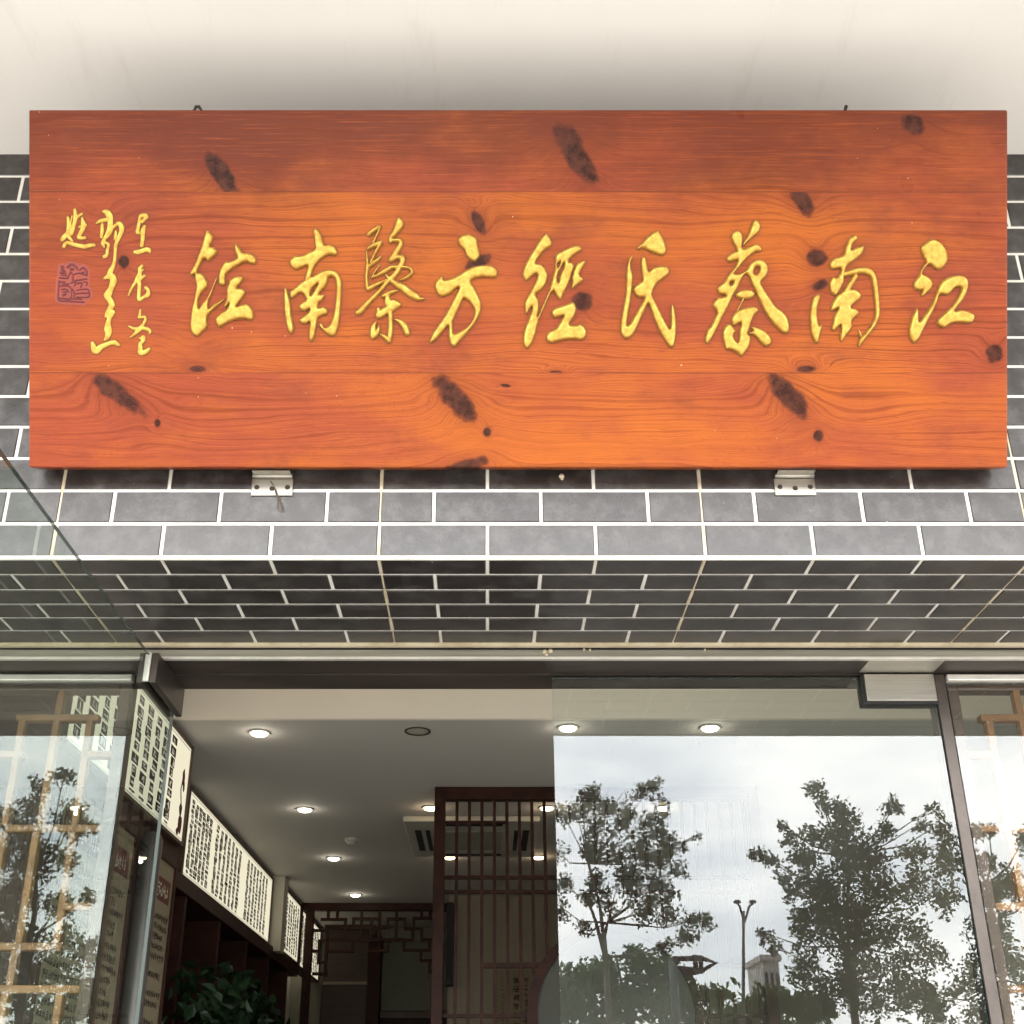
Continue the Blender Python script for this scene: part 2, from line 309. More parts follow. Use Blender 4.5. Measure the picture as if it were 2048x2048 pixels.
# side windows with step lattices
LAT = [((124,1381),(118,1434)), ((41,1437),(192,1437)), ((188,1437),(143,1660)), ((114,1437),(82,1660)), ((46,1437),(10,1660)),
       ((176,1510),(232,1510)), ((8,1658),(212,1658)), ((143,1660),(118,1894)), ((76,1660),(36,1894)), ((8,1660),(-28,1894)), ((128,1814),(188,1814)),
       ((-30,1894),(118,1894)), ((-30,1979),(164,1979)), ((36,1894),(16,1979)), ((8,1979),(-4,2120)), ((118,1979),(106,2120)), ((-30,1437),(-34,1660)), ((-30,1510),(41,1510)),((-60,1658),(8,1658))]
YL = 2.735
def side_window(mirror, label):
    s = (lambda x: .2525-x) if mirror else (lambda x: x)
    fr = MB(); xs = sorted((s(-.899), s(-.872))); fr.box(xs[0], xs[1], YL-.02, YL+.035, .14, HB-.003)
    xo = sorted((s(-1.47), s(-1.44))); fr.box(xo[0], xo[1], YL-.02, YL+.035, .14, HB-.003)
    xi = sorted((s(-1.44), s(-.899))); fr.box(xi[0], xi[1], YL-.02, YL+.035, EYE+.955, EYE+.978); fr.box(xi[0], xi[1], YL-.02, YL+.035, .14, .24)
    f = fr.build("side_window", M['frame'], shop, .003); tag(f, label)
    lt = MB()
    segs = []
    for a, c in LAT:
        A, B = at_y(*a, YL), at_y(*c, YL)
        segs.append((A.x, A.z, B.x, B.z))
    zb = .24
    for x0, z0, x1, z1 in segs:
        if abs(z1-z0) > abs(x1-x0):
            x = (x0+x1)/2; zz = sorted((z0, z1)); xx = sorted((s(x-.0085), s(x+.0085))); lt.box(xx[0], xx[1], YL-.008, YL+.016, zz[0]-.008, zz[1]+.008)
        else:
            z = (z0+z1)/2; xx = sorted((s(max(min(x0,x1)-.008, -1.44)), s(min(max(x0,x1)+.008, -.899)))); lt.box(xx[0], xx[1], YL-.0095, YL+.0175, z-.0085, z+.0085)
    for k in range(6):
        x = -1.40+k*.09; xx = sorted((s(x-.0085), s(x+.0085))); lt.box(xx[0], xx[1], YL-.008, YL+.016, .24, EYE+.12)
    lt.build("lattice", M['lattice'], f, .0025)
    gx = sorted((s(-1.47), s(-.861))); pane("glass_pane", gx[0], gx[1], YD, YD+.010, .14, EYE+.962, M['glass'], f, M['edge'])
    rx = sorted((s(-1.6), s(-.861))); r_ = MB(); r_.box(rx[0], rx[1], YD-.015, YD+.012, EYE+.9622, EYE+.979); r_.build("glazing_rail", M['alu_lip'], f, .003)
    return f
side_window(False, "side window with lattice left of the doorway"); side_window(True, "side window with lattice right of the closed door")
xj = .2525+.861
b = MB(); b.box(1.083, 1.110, YD-.008, YD+.05, .14, HB-.003); b.build("door_jamb", M['darksteel'], shop, .003)
# rough smears of render where the tiles meet the metal strip
b = MB()
for px, py, r_ in ((1090,1303,.006),(1101,1301,.0055),(1093,1309,.004),(1180,1299,.0028),(1168,1298,.003),(1410,1299,.0025)):
    b = MB(); q = at_y(px, py, YS-.002); b.lathe([(r_*.1,-.0035),(r_*.8,-.002),(r_,.002)], q, 9, axis='y'); b.build("render_smear", M['grout_old'], shop, smooth=True)
# ------------------------------------------------------------------ interior shell (rooms belong to the building)
ZC = EYE+1.25
b = MB(); b.box(-1.6,2.2,3.88,9.0,ZC,ZC+.02); b.build("interior_ceiling", M['ceil_in'], shop)
b = MB(); b.box(-1.6,2.2,3.86,3.88,ZC-.001,ZC+.25); tag(b.build("bulkhead", M['bulk'], shop), "pale beam face above the entrance")
b = MB(); b.box(-1.6,2.2,2.8,3.86,ZC+.25,ZC+.27); b.build("interior_ceiling", M['bulk'], shop)
for xa, xb in ((-1.6,-1.40),(2.0,2.2)): b = MB(); b.box(xa,xb,2.8,9.0,.13,ZC+.3); b.build("interior_wall", M['wall_in'], shop)
b = MB(); b.box(-1.4,-.24,8.75,8.95,.13,ZC); b.build("interior_wall", M['wall_back'], shop)
b = MB(); b.box(-.24,2.0,7.4,7.55,.13,ZC); b.build("interior_wall", simple("pale_wall_paint", (.29,.255,.20), .9, var=.04, scale=2), shop)
b = MB(); b.box(-.24,-.16,7.55,8.75,.13,ZC); b.build("interior_wall", M['wall_back'], shop)
b = MB(); b.box(-1.4,-1.095,2.86,4.16,.13,ZC); tag(b.build("interior_wall", M['darkwood'], shop), "dark red wooden wall panel carrying the notices")
b = MB(); b.box(-1.4,-1.15,6.75,6.88,EYE+.84,ZC-.001); b.build("pier", M['wall_in'], shop)
g = MB(); g.box(-1.6,2.2,2.69,9.0,.10,.134); structure(g, "floor", M['floor'])
# ------------------------------------------------------------------ calligraphy board
S = (2.04*CP+1.1855*SP)/F
board = empty("name_board", (0, 2.04, EYE+1.1855), "orange lacquered pine board with carved gold calligraphy above the door", "sign", rot=(math.pi/2+P, 0, 0))
U = lambda px: (px-975)*S
V = lambda py: (935-py)*S
KN = [(440,345,42,17,-58,0,.030),(1150,305,62,24,-60,0,.034),(1826,252,26,20,-30,0,.022),(1606,400,30,16,-55,1,.030),(958,446,28,11,-65,1,.018),(955,525,26,11,20,1,.014),
      (1632,517,20,18,0,1,.024),(1641,570,20,12,35,1,.014),(1165,602,19,18,0,1,.020),(247,523,10,13,0,1,.014),(393,738,19,7,0,1,.030),(1112,745,13,4,0,1,.022),(1612,738,21,9,0,1,.022),
      (1988,706,17,16,0,1,.018),(232,785,62,20,-38,2,.034),(908,793,58,22,-50,2,.036),(1580,795,56,20,-55,2,.034),(315,846,6,8,0,2,.012),(975,864,8,9,0,2,.012),(1636,872,9,11,0,2,.014),
      (930,932,42,14,15,2,.030),(1010,771,11,3,-8,2,.008),(380,700,30,18,0,1,.020),(200,470,30,30,0,1,.026)]
def board_mat():
    n = NM("lacquered_pine"); o = n.obj(); sp = n.n("SeparateXYZ"); n.set(sp, 0, o); u, v = sp.outputs[0], sp.outputs[1]
    s1, s2 = V(746), V(384)
    wv = n.math('MULTIPLY', n.math('SUBTRACT', n.noise(n.mapping(o, scale=(2.,.0,0)), 1, 2), .5), .006)
    vv = n.math('ADD', v, wv)
    i1 = n.math('GREATER_THAN', vv, s1); i2 = n.math('GREATER_THAN', vv, s2); idx = n.math('ADD', i1, i2)      # 0 bottom,1 middle,2 top
    cb = n.n("CombineXYZ"); n.set(cb, 0, u); n.set(cb, 1, v); n.set(cb, 2, n.math('MULTIPLY', idx, 5.3)); pv = cb.outputs[0]
    warp = n.noise(n.mapping(pv, scale=(1.1, 5.5, 1)), 1.4, 3, .5)
    fine = n.noise(n.mapping(pv, scale=(5, 30, 1)), 2., 2, .5)
    Fd = n.math('ADD', v, n.math('MULTIPLY', n.math('SUBTRACT', warp, .5), .09))
    Fd = n.math('ADD', Fd, n.math('MULTIPLY', n.math('SUBTRACT', fine, .5), .004))
    dark = None; halo = None
    rag = n.noise(n.mapping(pv, scale=(1, 1, 1)), 42, 5, .68)
    blob = n.noise(n.mapping(pv, scale=(1, 1, 1)), 17, 2, .5)
    for (px, py, a, c, ang, row, amp) in KN:
        m = n.math('COMPARE', idx, 2.-row, .4)
        def rr(k, k2=None):
            q = n.mapping(o, (U(px), V(py), 0), (0, 0, R(ang)), (a*S*k, c*S*(k2 or k), 1e6), 'TEXTURE')
            ln = n.n("VectorMath", operation='LENGTH'); n.set(ln, 0, q); return ln.outputs[1]
        far = n.math('EXPONENT', n.math('MULTIPLY', n.math('POWER', rr(1.75, 2.3), 2.), -1.)); far = n.math('MULTIPLY', far, m)
        Fd = n.math('ADD', Fd, n.math('MULTIPLY', far, 1.5*amp*(1 if (px+row) % 2 else -1)))
        if (px, py) in ((380,700),(200,470)): continue
        d = n.math('ADD', rr(1.), n.math('MULTIPLY', n.math('SUBTRACT', rag, .5), .75)); d = n.math('ADD', d, n.math('MULTIPLY', n.math('SUBTRACT', blob, .5), 1.3))
        k = n.math('MULTIPLY', n.mr(d, .62, 1.25, 1., 0.), m); dark = k if dark is None else n.math('MAXIMUM', dark, k)
        halo = far if halo is None else n.math('MAXIMUM', halo, far)
    Fo = n.math('ADD', Fd, n.math('MULTIPLY', idx, 3.7))
    ring = n.noise(dim='1D', w=Fo, scale=120, detail=4, rough=.7); hair = n.noise(dim='1D', w=Fo, scale=520, detail=2, rough=.6)
    fib = n.noise(n.mapping(pv, scale=(8, 420, 1)), 1., 3, .6)
    stain = n.noise(n.mapping(pv, scale=(1.5, 3.2, 1)), 1.5, 4, .6)
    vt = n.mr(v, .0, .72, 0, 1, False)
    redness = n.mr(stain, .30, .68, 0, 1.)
    redness = n.math('ADD', redness, n.math('MULTIPLY', n.mr(u, -.35, -.75), .45), clamp=True)  # pinkish reflected sheen on the left, painted into the wood colour
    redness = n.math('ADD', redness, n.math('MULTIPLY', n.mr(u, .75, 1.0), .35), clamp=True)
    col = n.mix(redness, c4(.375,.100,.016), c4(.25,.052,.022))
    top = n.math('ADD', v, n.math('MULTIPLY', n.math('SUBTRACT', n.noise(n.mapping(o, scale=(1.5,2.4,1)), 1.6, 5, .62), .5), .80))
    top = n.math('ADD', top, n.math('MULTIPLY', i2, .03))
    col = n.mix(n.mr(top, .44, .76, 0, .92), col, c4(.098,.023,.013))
    lines = n.math('MULTIPLY', n.mr(ring, .52, .34, 0., 1.), n.mr(n.noise(n.mapping(pv, scale=(1.2,4.,1)), 1.3, 3), .35, .65, .35, 1.))
    lines = n.math('MULTIPLY', lines, n.mr(fib, .3, .6, .55, 1.))
    col = n.mix(n.math('MULTIPLY', lines, .64), col, c4(.095,.014,.004))
    col = n.mix(n.mr(hair, .56, .40, 0., .30), col, c4(.15,.022,.005))
    col = n.mix(n.mr(fib, .52, .70, 0, .22), col, c4(.50,.13,.02))
    col = n.mix(n.math('MULTIPLY', n.math('POWER', halo, 1.6), .55), col, c4(.13,.026,.012))
    kcol = n.mix(n.mr(rag, .38, .62), c4(.011,.0045,.004), c4(.060,.020,.012))
    col = n.mix(n.mr(dark, .0, .45, 0, .75), col, c4(.085,.020,.010)); col = n.mix(n.mr(dark, .30, 1., 0, .85), col, kcol)
    smoke = n.noise(n.mapping(pv, scale=(2.6, 5., 1)), 2.2, 5, .65); col = n.mix(n.mr(smoke, .52, .74, 0, .42), col, c4(.12,.030,.018))
    pore = n.noise(n.mapping(pv, scale=(30, 700, 1)), 1., 2, .5); col = n.mix(n.mr(pore, .60, .72, 0, .45), col, c4(.09,.018,.006))
    # crazed lacquer low on the left, worn flecks, board seams
    vor = n.n("TexVoronoi", feature='DISTANCE_TO_EDGE'); n.set(vor, 'Vector', n.mapping(o, scale=(1, 1.8, 1))); n.set(vor, 'Scale', 70.)
    craz = n.math('MULTIPLY', n.mr(vor.outputs['Distance'], .03, .0, 0, 1), n.mr(n.noise(o, 3.1, 3, .6), .42, .7)); craz = n.math('MULTIPLY', craz, n.mr(v, .36, .12))
    col = n.mix(n.math('MULTIPLY', craz, .75), col, c4(.22,.03,.014))
    fl = n.math('MULTIPLY', n.mr(n.noise(o, 130, 1), .79, .82), n.mr(n.noise(o, 2.9, 2), .5, .6)); col = n.mix(n.math('MULTIPLY', fl, .7), col, c4(.85,.62,.40))
    for s in (s1, s2):
        q = n.math('ABSOLUTE', n.math('SUBTRACT', vv, s)); col = n.mix(n.math('MULTIPLY', n.mr(q, .0017, .0004, 0, 1), n.mr(n.noise(n.mapping(o, scale=(3,0,0)), 1, 2), .38, .55, .1, .7)), col, c4(.07,.02,.01))
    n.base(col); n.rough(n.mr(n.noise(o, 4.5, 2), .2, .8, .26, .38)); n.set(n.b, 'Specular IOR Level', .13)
    h = n.math('ADD', n.math('MULTIPLY', ring, .5), n.math('ADD', n.math('MULTIPLY', fib, .35), n.math('MULTIPLY', craz, -.6))); n.bump(h, .16, .002)
    return n.m
def local_build(mb, name, mats, bevel=0., smooth=False, parent=None):
    o = mb.build(name, mats, None, bevel, smooth); o.parent = parent or board; return o
b = MB(); b.box(U(57), U(2016), V(935), V(219), -.05, 0)
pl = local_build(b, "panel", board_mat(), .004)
# --- brush strokes: signed distance of outlines and tapered strokes, raised with a rounded profile
def spline(pts, closed, k=5):
    p = np.array(pts, float); n = len(p); out_ = []
    rng_ = range(n) if closed else range(n-1)
    for i in rng_:
        a, b_, c, d = (p[(i-1) % n], p[i], p[(i+1) % n], p[(i+2) % n]) if closed else (p[max(i-1,0)], p[i], p[i+1], p[min(i+2,n-1)])
        for t in np.arange(k)/k:
            out_.append(.5*((2*b_)+(-a+c)*t+(2*a-5*b_+4*c-d)*t*t+(-a+3*b_-3*c+d)*t**3))
    if not closed: out_.append(p[-1])
    return np.array(out_)
def sd_poly(X, Y, pts):
    q = spline(pts, True, 4); d = np.full(X.shape, 1e9); ins = np.zeros(X.shape, bool); n = len(q)
    for i in range(n):
        a, b_ = q[i], q[(i+1) % n]; e = b_-a; l2 = max(e@e, 1e-9)
        t = np.clip(((X-a[0])*e[0]+(Y-a[1])*e[1])/l2, 0, 1); d = np.minimum(d, (X-a[0]-t*e[0])**2+(Y-a[1]-t*e[1])**2)
        if a[1] != b_[1]: ins ^= ((a[1] > Y) != (b_[1] > Y)) & (X < (b_[0]-a[0])*(Y-a[1])/(b_[1]-a[1])+a[0])
    d = np.sqrt(d); return np.where(ins, -d, d)
def sd_stroke(X, Y, pts):
    q = spline(pts, False, 4); d = np.full(X.shape, 1e9)
    for a, b_ in zip(q[:-1], q[1:]):
        e = (b_-a)[:2]; l2 = max(e@e, 1e-9); t = np.clip(((X-a[0])*e[0]+(Y-a[1])*e[1])/l2, 0, 1)
        d = np.minimum(d, np.hypot(X-a[0]-t*e[0], Y-a[1]-t*e[1])-(a[2]+t*(b_[2]-a[2])))
    return d
def iso(mb, gx, gy, sd, hfun, mi):
    """triangulate sd<0 on the grid (marching squares)"""
    ny, nx = sd.shape; cache = {}
    def vid(key, x, y, s):
        if key not in cache: cache[key] = len(mb.v); mb.v.append((U(x), V(y), hfun(s)))
        return cache[key]
    ins = sd < 0; any_ = ins[:-1,:-1] | ins[1:,:-1] | ins[:-1,1:] | ins[1:,1:]
    for j, i in zip(*np.nonzero(any_)):
        c = [(j,i),(j,i+1),(j+1,i+1),(j+1,i)]; poly = []
        for k in range(4):
            a, b_ = c[k], c[(k+1) % 4]; sa, sb = sd[a], sd[b_]
            if sa < 0: poly.append(vid(a, gx[a[1]], gy[a[0]], -sa))
            if (sa < 0) != (sb < 0):
                t = sa/(sa-sb); key = (min(a, b_), max(a, b_)); poly.append(vid(key, gx[a[1]]+t*(gx[b_[1]]-gx[a[1]]), gy[a[0]]+t*(gy[b_[0]]-gy[a[0]]), 0.))
        if len(poly) >= 3: mb.f.append(tuple(poly[::-1])); mb.mi.append(mi)
def glyph(name, org, sc, polys=(), strokes=(), holes=(), mats=None, H=.0085, RR=7.5, step=.85, flat_rim=1.1, dx=0, dy=0):
    T = lambda pts: [tuple([org[0]+q[0]*sc+dx, org[1]+q[1]*sc+dy]+[r*sc for r in q[2:]]) for q in pts]
    polys, strokes, holes = [T(p) for p in polys], [T(p) for p in strokes], [T(p) for p in holes]
    al = np.array([q[:2] for p in polys+strokes for q in p]); pad = 10
    x0, y0 = al.min(0)-pad; x1, y1 = al.max(0)+pad; gx = np.arange(x0, x1, step); gy = np.arange(y0, y1, step); X, Y = np.meshgrid(gx, gy)
    sd = np.full(X.shape, 1e9)
    for p in polys: sd = np.minimum(sd, sd_poly(X, Y, p))
    for p in strokes: sd = np.minimum(sd, sd_stroke(X, Y, p))
    for p in holes: sd = np.maximum(sd, -sd_poly(X, Y, p))
    mb = MB()
    if flat_rim: iso(mb, gx, gy, sd-flat_rim, lambda s: .0004, 1)  # flat rim: painted edge shadow on characters, red wash on the seal
    iso(mb, gx, gy, sd, lambda s: .0008+H*math.sqrt(max(0., 1-(1-min(s/RR, 1))**2)), 0)
    return local_build(mb, name, mats or [M['gold'], M['flat_rim']], smooth=True)
k = 250/1932
GL = []
GL.append((("館",), (340,440), k, [
 [(560,190),(595,172),(640,215),(668,280),(650,350),(625,415),(680,425),(730,480),(725,530),(660,590),(597,645),(560,615),(515,612),(475,690),(430,790),(425,825),(375,850),(345,865),(318,845),(325,810),(400,670),(440,560),(500,400)],
 [(395,830),(430,825),(490,830),(550,890),(585,980),(580,1045),(510,1110),(470,1180),(440,1250),(445,1310),(452,1372),(500,1310),(560,1240),(605,1170),(650,1070),(715,910),(735,905),(690,1020),(640,1150),(600,1270),(605,1378),(680,1310),(760,1275),(850,1222),(770,1310),(680,1390),(600,1470),(575,1530),(580,1650),(520,1720),(450,1790),(415,1805),(360,1770),(325,1690),(320,1600),(335,1450),(350,1350),(375,1270),(400,1130),(415,1020),(400,950),(388,870)],
 [(1000,385),(1025,380),(1080,440),(1130,510),(1200,515),(1280,540),(1330,590),(1335,640),(1310,690),(1250,680),(1180,655),(1080,695),(970,760),(880,840),(860,880),(860,1000),(810,1018),(765,995),(760,880),(780,780),(820,700),(870,650),(930,650),(1040,590),(1020,520),(1005,450)],
 [(925,940),(1000,890),(1110,870),(1130,920),(1090,990),(1040,1055),(1120,1070),(1165,1110),(1150,1170),(1080,1270),(1030,1340),(1100,1320),(1190,1305),(1260,1360),(1295,1440),(1290,1520),(1255,1555),(1150,1535),(1040,1545),(920,1580),(800,1650),(765,1665),(725,1610),(710,1550),(730,1500),(800,1440),(880,1390),(920,1300),(870,1350),(840,1330),(870,1270),(885,1150),(885,1060),(915,990)]], [], []))
GL.append((("南",), (540,440), k, [
 [(670,180),(705,135),(760,170),(800,240),(810,290),(845,390),(920,380),(990,410),(1040,480),(1040,530),(1000,555),(930,545),(850,570),(760,640),(700,720),(660,800),(635,890),(570,950),(545,930),(550,870),(590,730),(560,715),(480,750),(400,775),(340,730),(305,660),(340,600),(400,560),(480,560),(600,510),(700,450),(690,320),(685,240)],
 [(235,1050),(265,1080),(300,1200),(325,1320),(330,1450),(360,1600),(370,1700),(335,1760),(290,1720),(255,1600),(230,1430),(220,1250),(222,1120)],
 [(310,1120),(400,1050),(500,960),(620,890),(700,860),(800,800),(930,770),(1020,800),(1080,870),(1110,970),(1110,1150),(1095,1350),(1075,1550),(1050,1690),(1010,1780),(950,1805),(880,1770),(800,1690),(765,1650),(775,1600),(810,1610),(845,1665),(910,1640),(950,1580),(985,1480),(1010,1330),(1025,1180),(1030,1020),(1010,920),(960,880),(900,900),(880,990),(820,1080),(760,1150),(845,1165),(840,1200),(800,1260),(755,1290),(750,1360),(830,1345),(890,1390),(890,1450),(860,1470),(790,1490),(740,1540),(720,1650),(690,1800),(645,1890),(610,1830),(610,1700),(620,1590),(560,1610),(500,1610),(460,1560),(490,1520),(600,1430),(610,1380),(550,1410),(490,1405),(455,1350),(490,1290),(560,1240),(540,1180),(500,1140),(450,1140),(400,1180),(330,1220)]], [],
 [[(740,990),(700,1080),(640,1170),(630,1150),(650,1070)]]))
GL.append((("醫",), (690,430), k, [], [
 [(365,310,30),(450,240,34),(540,190,28)], [(545,200,16),(470,370,16),(440,430,26)], [(360,525,26),(460,470,38),(560,430,30)], [(555,440,24),(480,570,24),(400,740,24)],
 [(335,555,7),(345,680,18),(350,800,30),(335,950,26),(345,1100,30),(360,1150,32)], [(360,1150,32),(450,1100,34),(560,1050,28),(640,1005,12)], [(370,800,28),(440,750,32),(520,690,24),(565,640,8)],
 [(415,985,9),(470,880,16),(545,775,5)], [(410,975,14),(520,930,28),(640,860,38),(720,815,34),(820,810,28),(950,815,24),(1025,850,26),(1030,910,26),(940,980,24),(860,1010,12)],
 [(835,80,34),(845,140,66),(820,200,60),(770,280,46),(710,360,34),(705,420,28)], [(730,400,30),(830,400,34),(865,440,38),(830,520,42),(770,620,44),(710,700,40)],
 [(710,710,34),(800,660,38),(880,670,48),(885,730,44),(840,820,42),(780,920,42),(700,1000,42),(640,1060,34),(520,1200,34),(350,1370,38),(220,1510,46),(190,1500,26)],
 [(630,930,14),(700,1000,36),(800,1080,48),(900,1130,60),(1000,1210,62),(1100,1270,54),(1150,1300,34),(1240,1300,5)], [(590,1260,26),(700,1210,38),(820,1170,10)],
 [(660,1280,42),(680,1370,66),(760,1390,80),(830,1390,44)], [(720,1440,66),(640,1480,66),(530,1550,60)], [(520,1460,34),(540,1540,56)],
 [(700,1500,40),(705,1650,38),(705,1800,42),(680,1940,38)], [(545,1850,14),(620,1890,36),(680,1950,38)], [(490,1650,10),(440,1740,42),(440,1860,54)], [(530,1720,14),(500,1820,40),(430,1900,30)],
 [(780,1625,16),(860,1660,40),(930,1740,50),(960,1830,46)]], []))
GL.append((("方",), (820,460), k, [
 [(740,160),(790,100),(880,72),(970,95),(1030,140),(1050,250),(1075,350),(1065,430),(1000,490),(930,465),(870,400),(840,320),(770,250)],
 [(385,880),(410,790),(500,715),(525,775),(620,760),(740,710),(850,640),(980,575),(1130,550),(1240,555),(1320,600),(1350,660),(1330,735),(1250,740),(1100,735),(940,790),(1000,910),(1070,1050),(1100,1160),(1085,1280),(1020,1420),(920,1560),(800,1690),(720,1790),(680,1815),(630,1770),(600,1650),(590,1490),(520,1560),(420,1680),(340,1745),(305,1735),(330,1650),(390,1540),(500,1390),(600,1220),(690,1050),(760,900),(700,920),(620,990),(510,1035),(430,1000)]], [],
 [[(850,1070),(900,1100),(960,1170),(1000,1250),(980,1370),(900,1490),(800,1560),(690,1610),(665,1560),(665,1420),(700,1330),(760,1200),(820,1080)]]))
GL.append((("經",), (1000,460), k, [
 [(710,60),(760,110),(800,200),(785,260),(700,310),(620,400),(550,515),(640,540),(710,620),(735,720),(700,850),(620,950),(550,1005),(600,1100),(595,1230),(580,1330),(600,1380),(570,1510),(520,1690),(450,1815),(410,1835),(370,1790),(360,1680),(385,1530),(440,1390),(490,1240),(490,1195),(450,1240),(410,1305),(385,1230),(385,1120),(430,1030),(500,900),(560,780),(580,710),(550,690),(480,730),(405,795),(355,720),(360,620),(420,480),(520,310),(630,140)],
 [(865,390),(1000,310),(1150,250),(1230,260),(1265,300),(1240,335),(1150,390),(1060,490),(1110,510),(1145,570),(1110,680),(1060,830),(980,990),(930,1085),(870,1020),(820,940),(770,960),(780,860),(830,680),(855,520)],
 [(1300,475),(1320,510),(1280,580),(1225,690),(1290,770),(1200,850),(1105,920),(1115,800),(1110,740),(1160,570),(1220,510)],
 [(800,1310),(815,1240),(900,1195),(1020,1160),(1115,1120),(1160,1160),(1175,1240),(1140,1350),(1070,1460),(1160,1480),(1250,1465),(1315,1520),(1335,1590),(1310,1670),(1250,1705),(1150,1695),(1000,1700),(880,1730),(790,1750),(730,1720),(715,1650),(760,1580),(870,1520),(940,1410),(980,1330),(900,1350),(840,1360)]],
 [[(590,1370,14),(640,1260,12),(760,990,20),(800,930,28)]],
 [[(990,510),(985,580),(930,700),(905,815),(885,780),(900,680),(950,570)], [(880,535),(930,500),(920,550),(895,590)]]))
GL.append((("氏",), (1190,460), k, [
 [(960,15),(1010,70),(1070,180),(1098,300),(1080,370),(1030,400),(930,375),(830,330),(760,295),(700,290),(655,310),(660,270),(740,190),(830,90)],
 [(570,400),(580,420),(550,500),(550,590),(578,700),(578,850),(545,1100),(510,1300),(490,1480),(560,1420),(650,1260),(760,1060),(670,1050),(620,1000),(585,930),(610,880),(690,820),(730,780),(720,640),(708,500),(735,420),(780,450),(800,540),(825,645),(900,590),(1010,565),(1110,575),(1145,630),(1130,690),(1060,750),(950,840),(880,990),(930,1120),(1010,1280),(1090,1440),(1145,1530),(1165,1480),(1170,1300),(1175,1180),(1190,1160),(1220,1230),(1245,1380),(1250,1560),(1230,1740),(1200,1810),(1150,1810),(1100,1740),(1010,1600),(940,1450),(880,1290),(830,1160),(800,1170),(720,1340),(640,1520),(570,1640),(480,1685),(420,1640),(395,1550),(405,1380),(440,1180),(475,950),(480,750),(490,600),(520,470)]], [], []))
GL.append((("蔡",), (1370,430), 290/1932, [
 [(900,90),(940,70),(985,110),(1000,170),(970,240),(880,320),(810,380),(775,420),(775,370),(830,290),(860,200),(885,130)],
 [(620,260),(680,215),(740,235),(765,310),(760,450),(850,430),(930,395),(985,405),(1015,450),(1000,495),(940,495),(850,560),(760,650),(700,730),(650,790),(740,785),(810,745),(870,650),(960,600),(1040,610),(1090,670),(1100,740),(1070,830),(1005,900),(1040,980),(1110,1090),(1200,1220),(1300,1300),(1360,1380),(1385,1480),(1375,1560),(1335,1585),(1280,1560),(1180,1460),(1080,1330),(1000,1170),(910,970),(820,790),(750,860),(700,970),(630,1090),(560,1240),(490,1370),(430,1500),(370,1620),(300,1715),(265,1690),(270,1620),(300,1530),(340,1490),(390,1380),(425,1300),(370,1220),(390,1150),(430,1110),(445,1050),(425,990),(450,950),(520,890),(570,800),(640,730),(700,610),(640,620),(575,630),(550,590),(580,540),(640,500),(690,480),(650,400),(615,320)],
 [(665,1070),(720,1015),(800,1000),(880,1010),(925,1050),(910,1100),(840,1125),(760,1125),(690,1105)],
 [(620,1370),(680,1290),(770,1250),(880,1225),(950,1240),(970,1290),(920,1340),(880,1430),(850,1530),(830,1590),(865,1620),(860,1710),(820,1800),(750,1885),(690,1840),(610,1800),(545,1795),(520,1710),(495,1600),(520,1510),(570,1455),(620,1480),(650,1520),(670,1550),(640,1620),(690,1700),(715,1660),(720,1560),(740,1440),(650,1480),(620,1430)],
 [(850,1580),(900,1550),(880,1510),(920,1495),(1020,1530),(1100,1590),(1145,1660),(1140,1720),(1080,1755),(1020,1720),(950,1640),(900,1600)]],
 [[(770,1130,12),(730,1210,8),(690,1290,7)]],
 [[(940,700),(990,700),(980,760),(940,800),(905,770)], [(600,900),(640,890),(620,935),(595,940)], [(430,1055),(540,1075),(480,1105),(440,1100)]]))
GL.append((("南",), (1580,450), k, [
 [(890,240),(940,190),(1000,165),(1040,200),(1030,240),(970,290),(940,390),(1010,360),(1130,325),(1140,350),(1110,440),(1040,520),(940,590),(870,650),(845,720),(830,780),(830,870),(780,980),(730,1070),(690,1095),(630,1050),(605,940),(615,870),(650,815),(720,820),(770,740),(780,680),(720,680),(640,690),(610,640),(620,570),(680,520),(760,500),(820,460),(860,330)],
 [(840,1010),(920,1000),(1000,1005),(1070,1050),(1090,1110),(1050,1170),(950,1250),(945,1290),(1000,1295),(1060,1350),(1040,1400),(970,1460),(945,1510),(950,1590),(870,1700),(795,1800),(770,1760),(780,1560),(720,1600),(665,1645),(635,1600),(660,1500),(680,1400),(740,1290),(680,1320),(625,1330),(640,1230),(700,1120),(780,1050)],
 [(350,1130),(390,1085),(440,1085),(460,1120),(440,1200),(415,1290),(415,1420),(440,1560),(480,1530),(485,1590),(455,1700),(430,1810),(390,1830),(350,1760),(320,1640),(305,1480),(310,1320),(330,1210)]],
 [[(840,770,40),(960,735,46),(1080,710,50),(1200,725,54),(1280,800,42),(1310,930,40),(1335,1150,38),(1345,1380,36),(1290,1540,32),(1180,1690,32),(1090,1800,34),(1060,1880,10)], [(1060,1640,10),(1090,1720,22)],
  [(1010,800,38),(930,920,44),(870,1030,48)]], []))
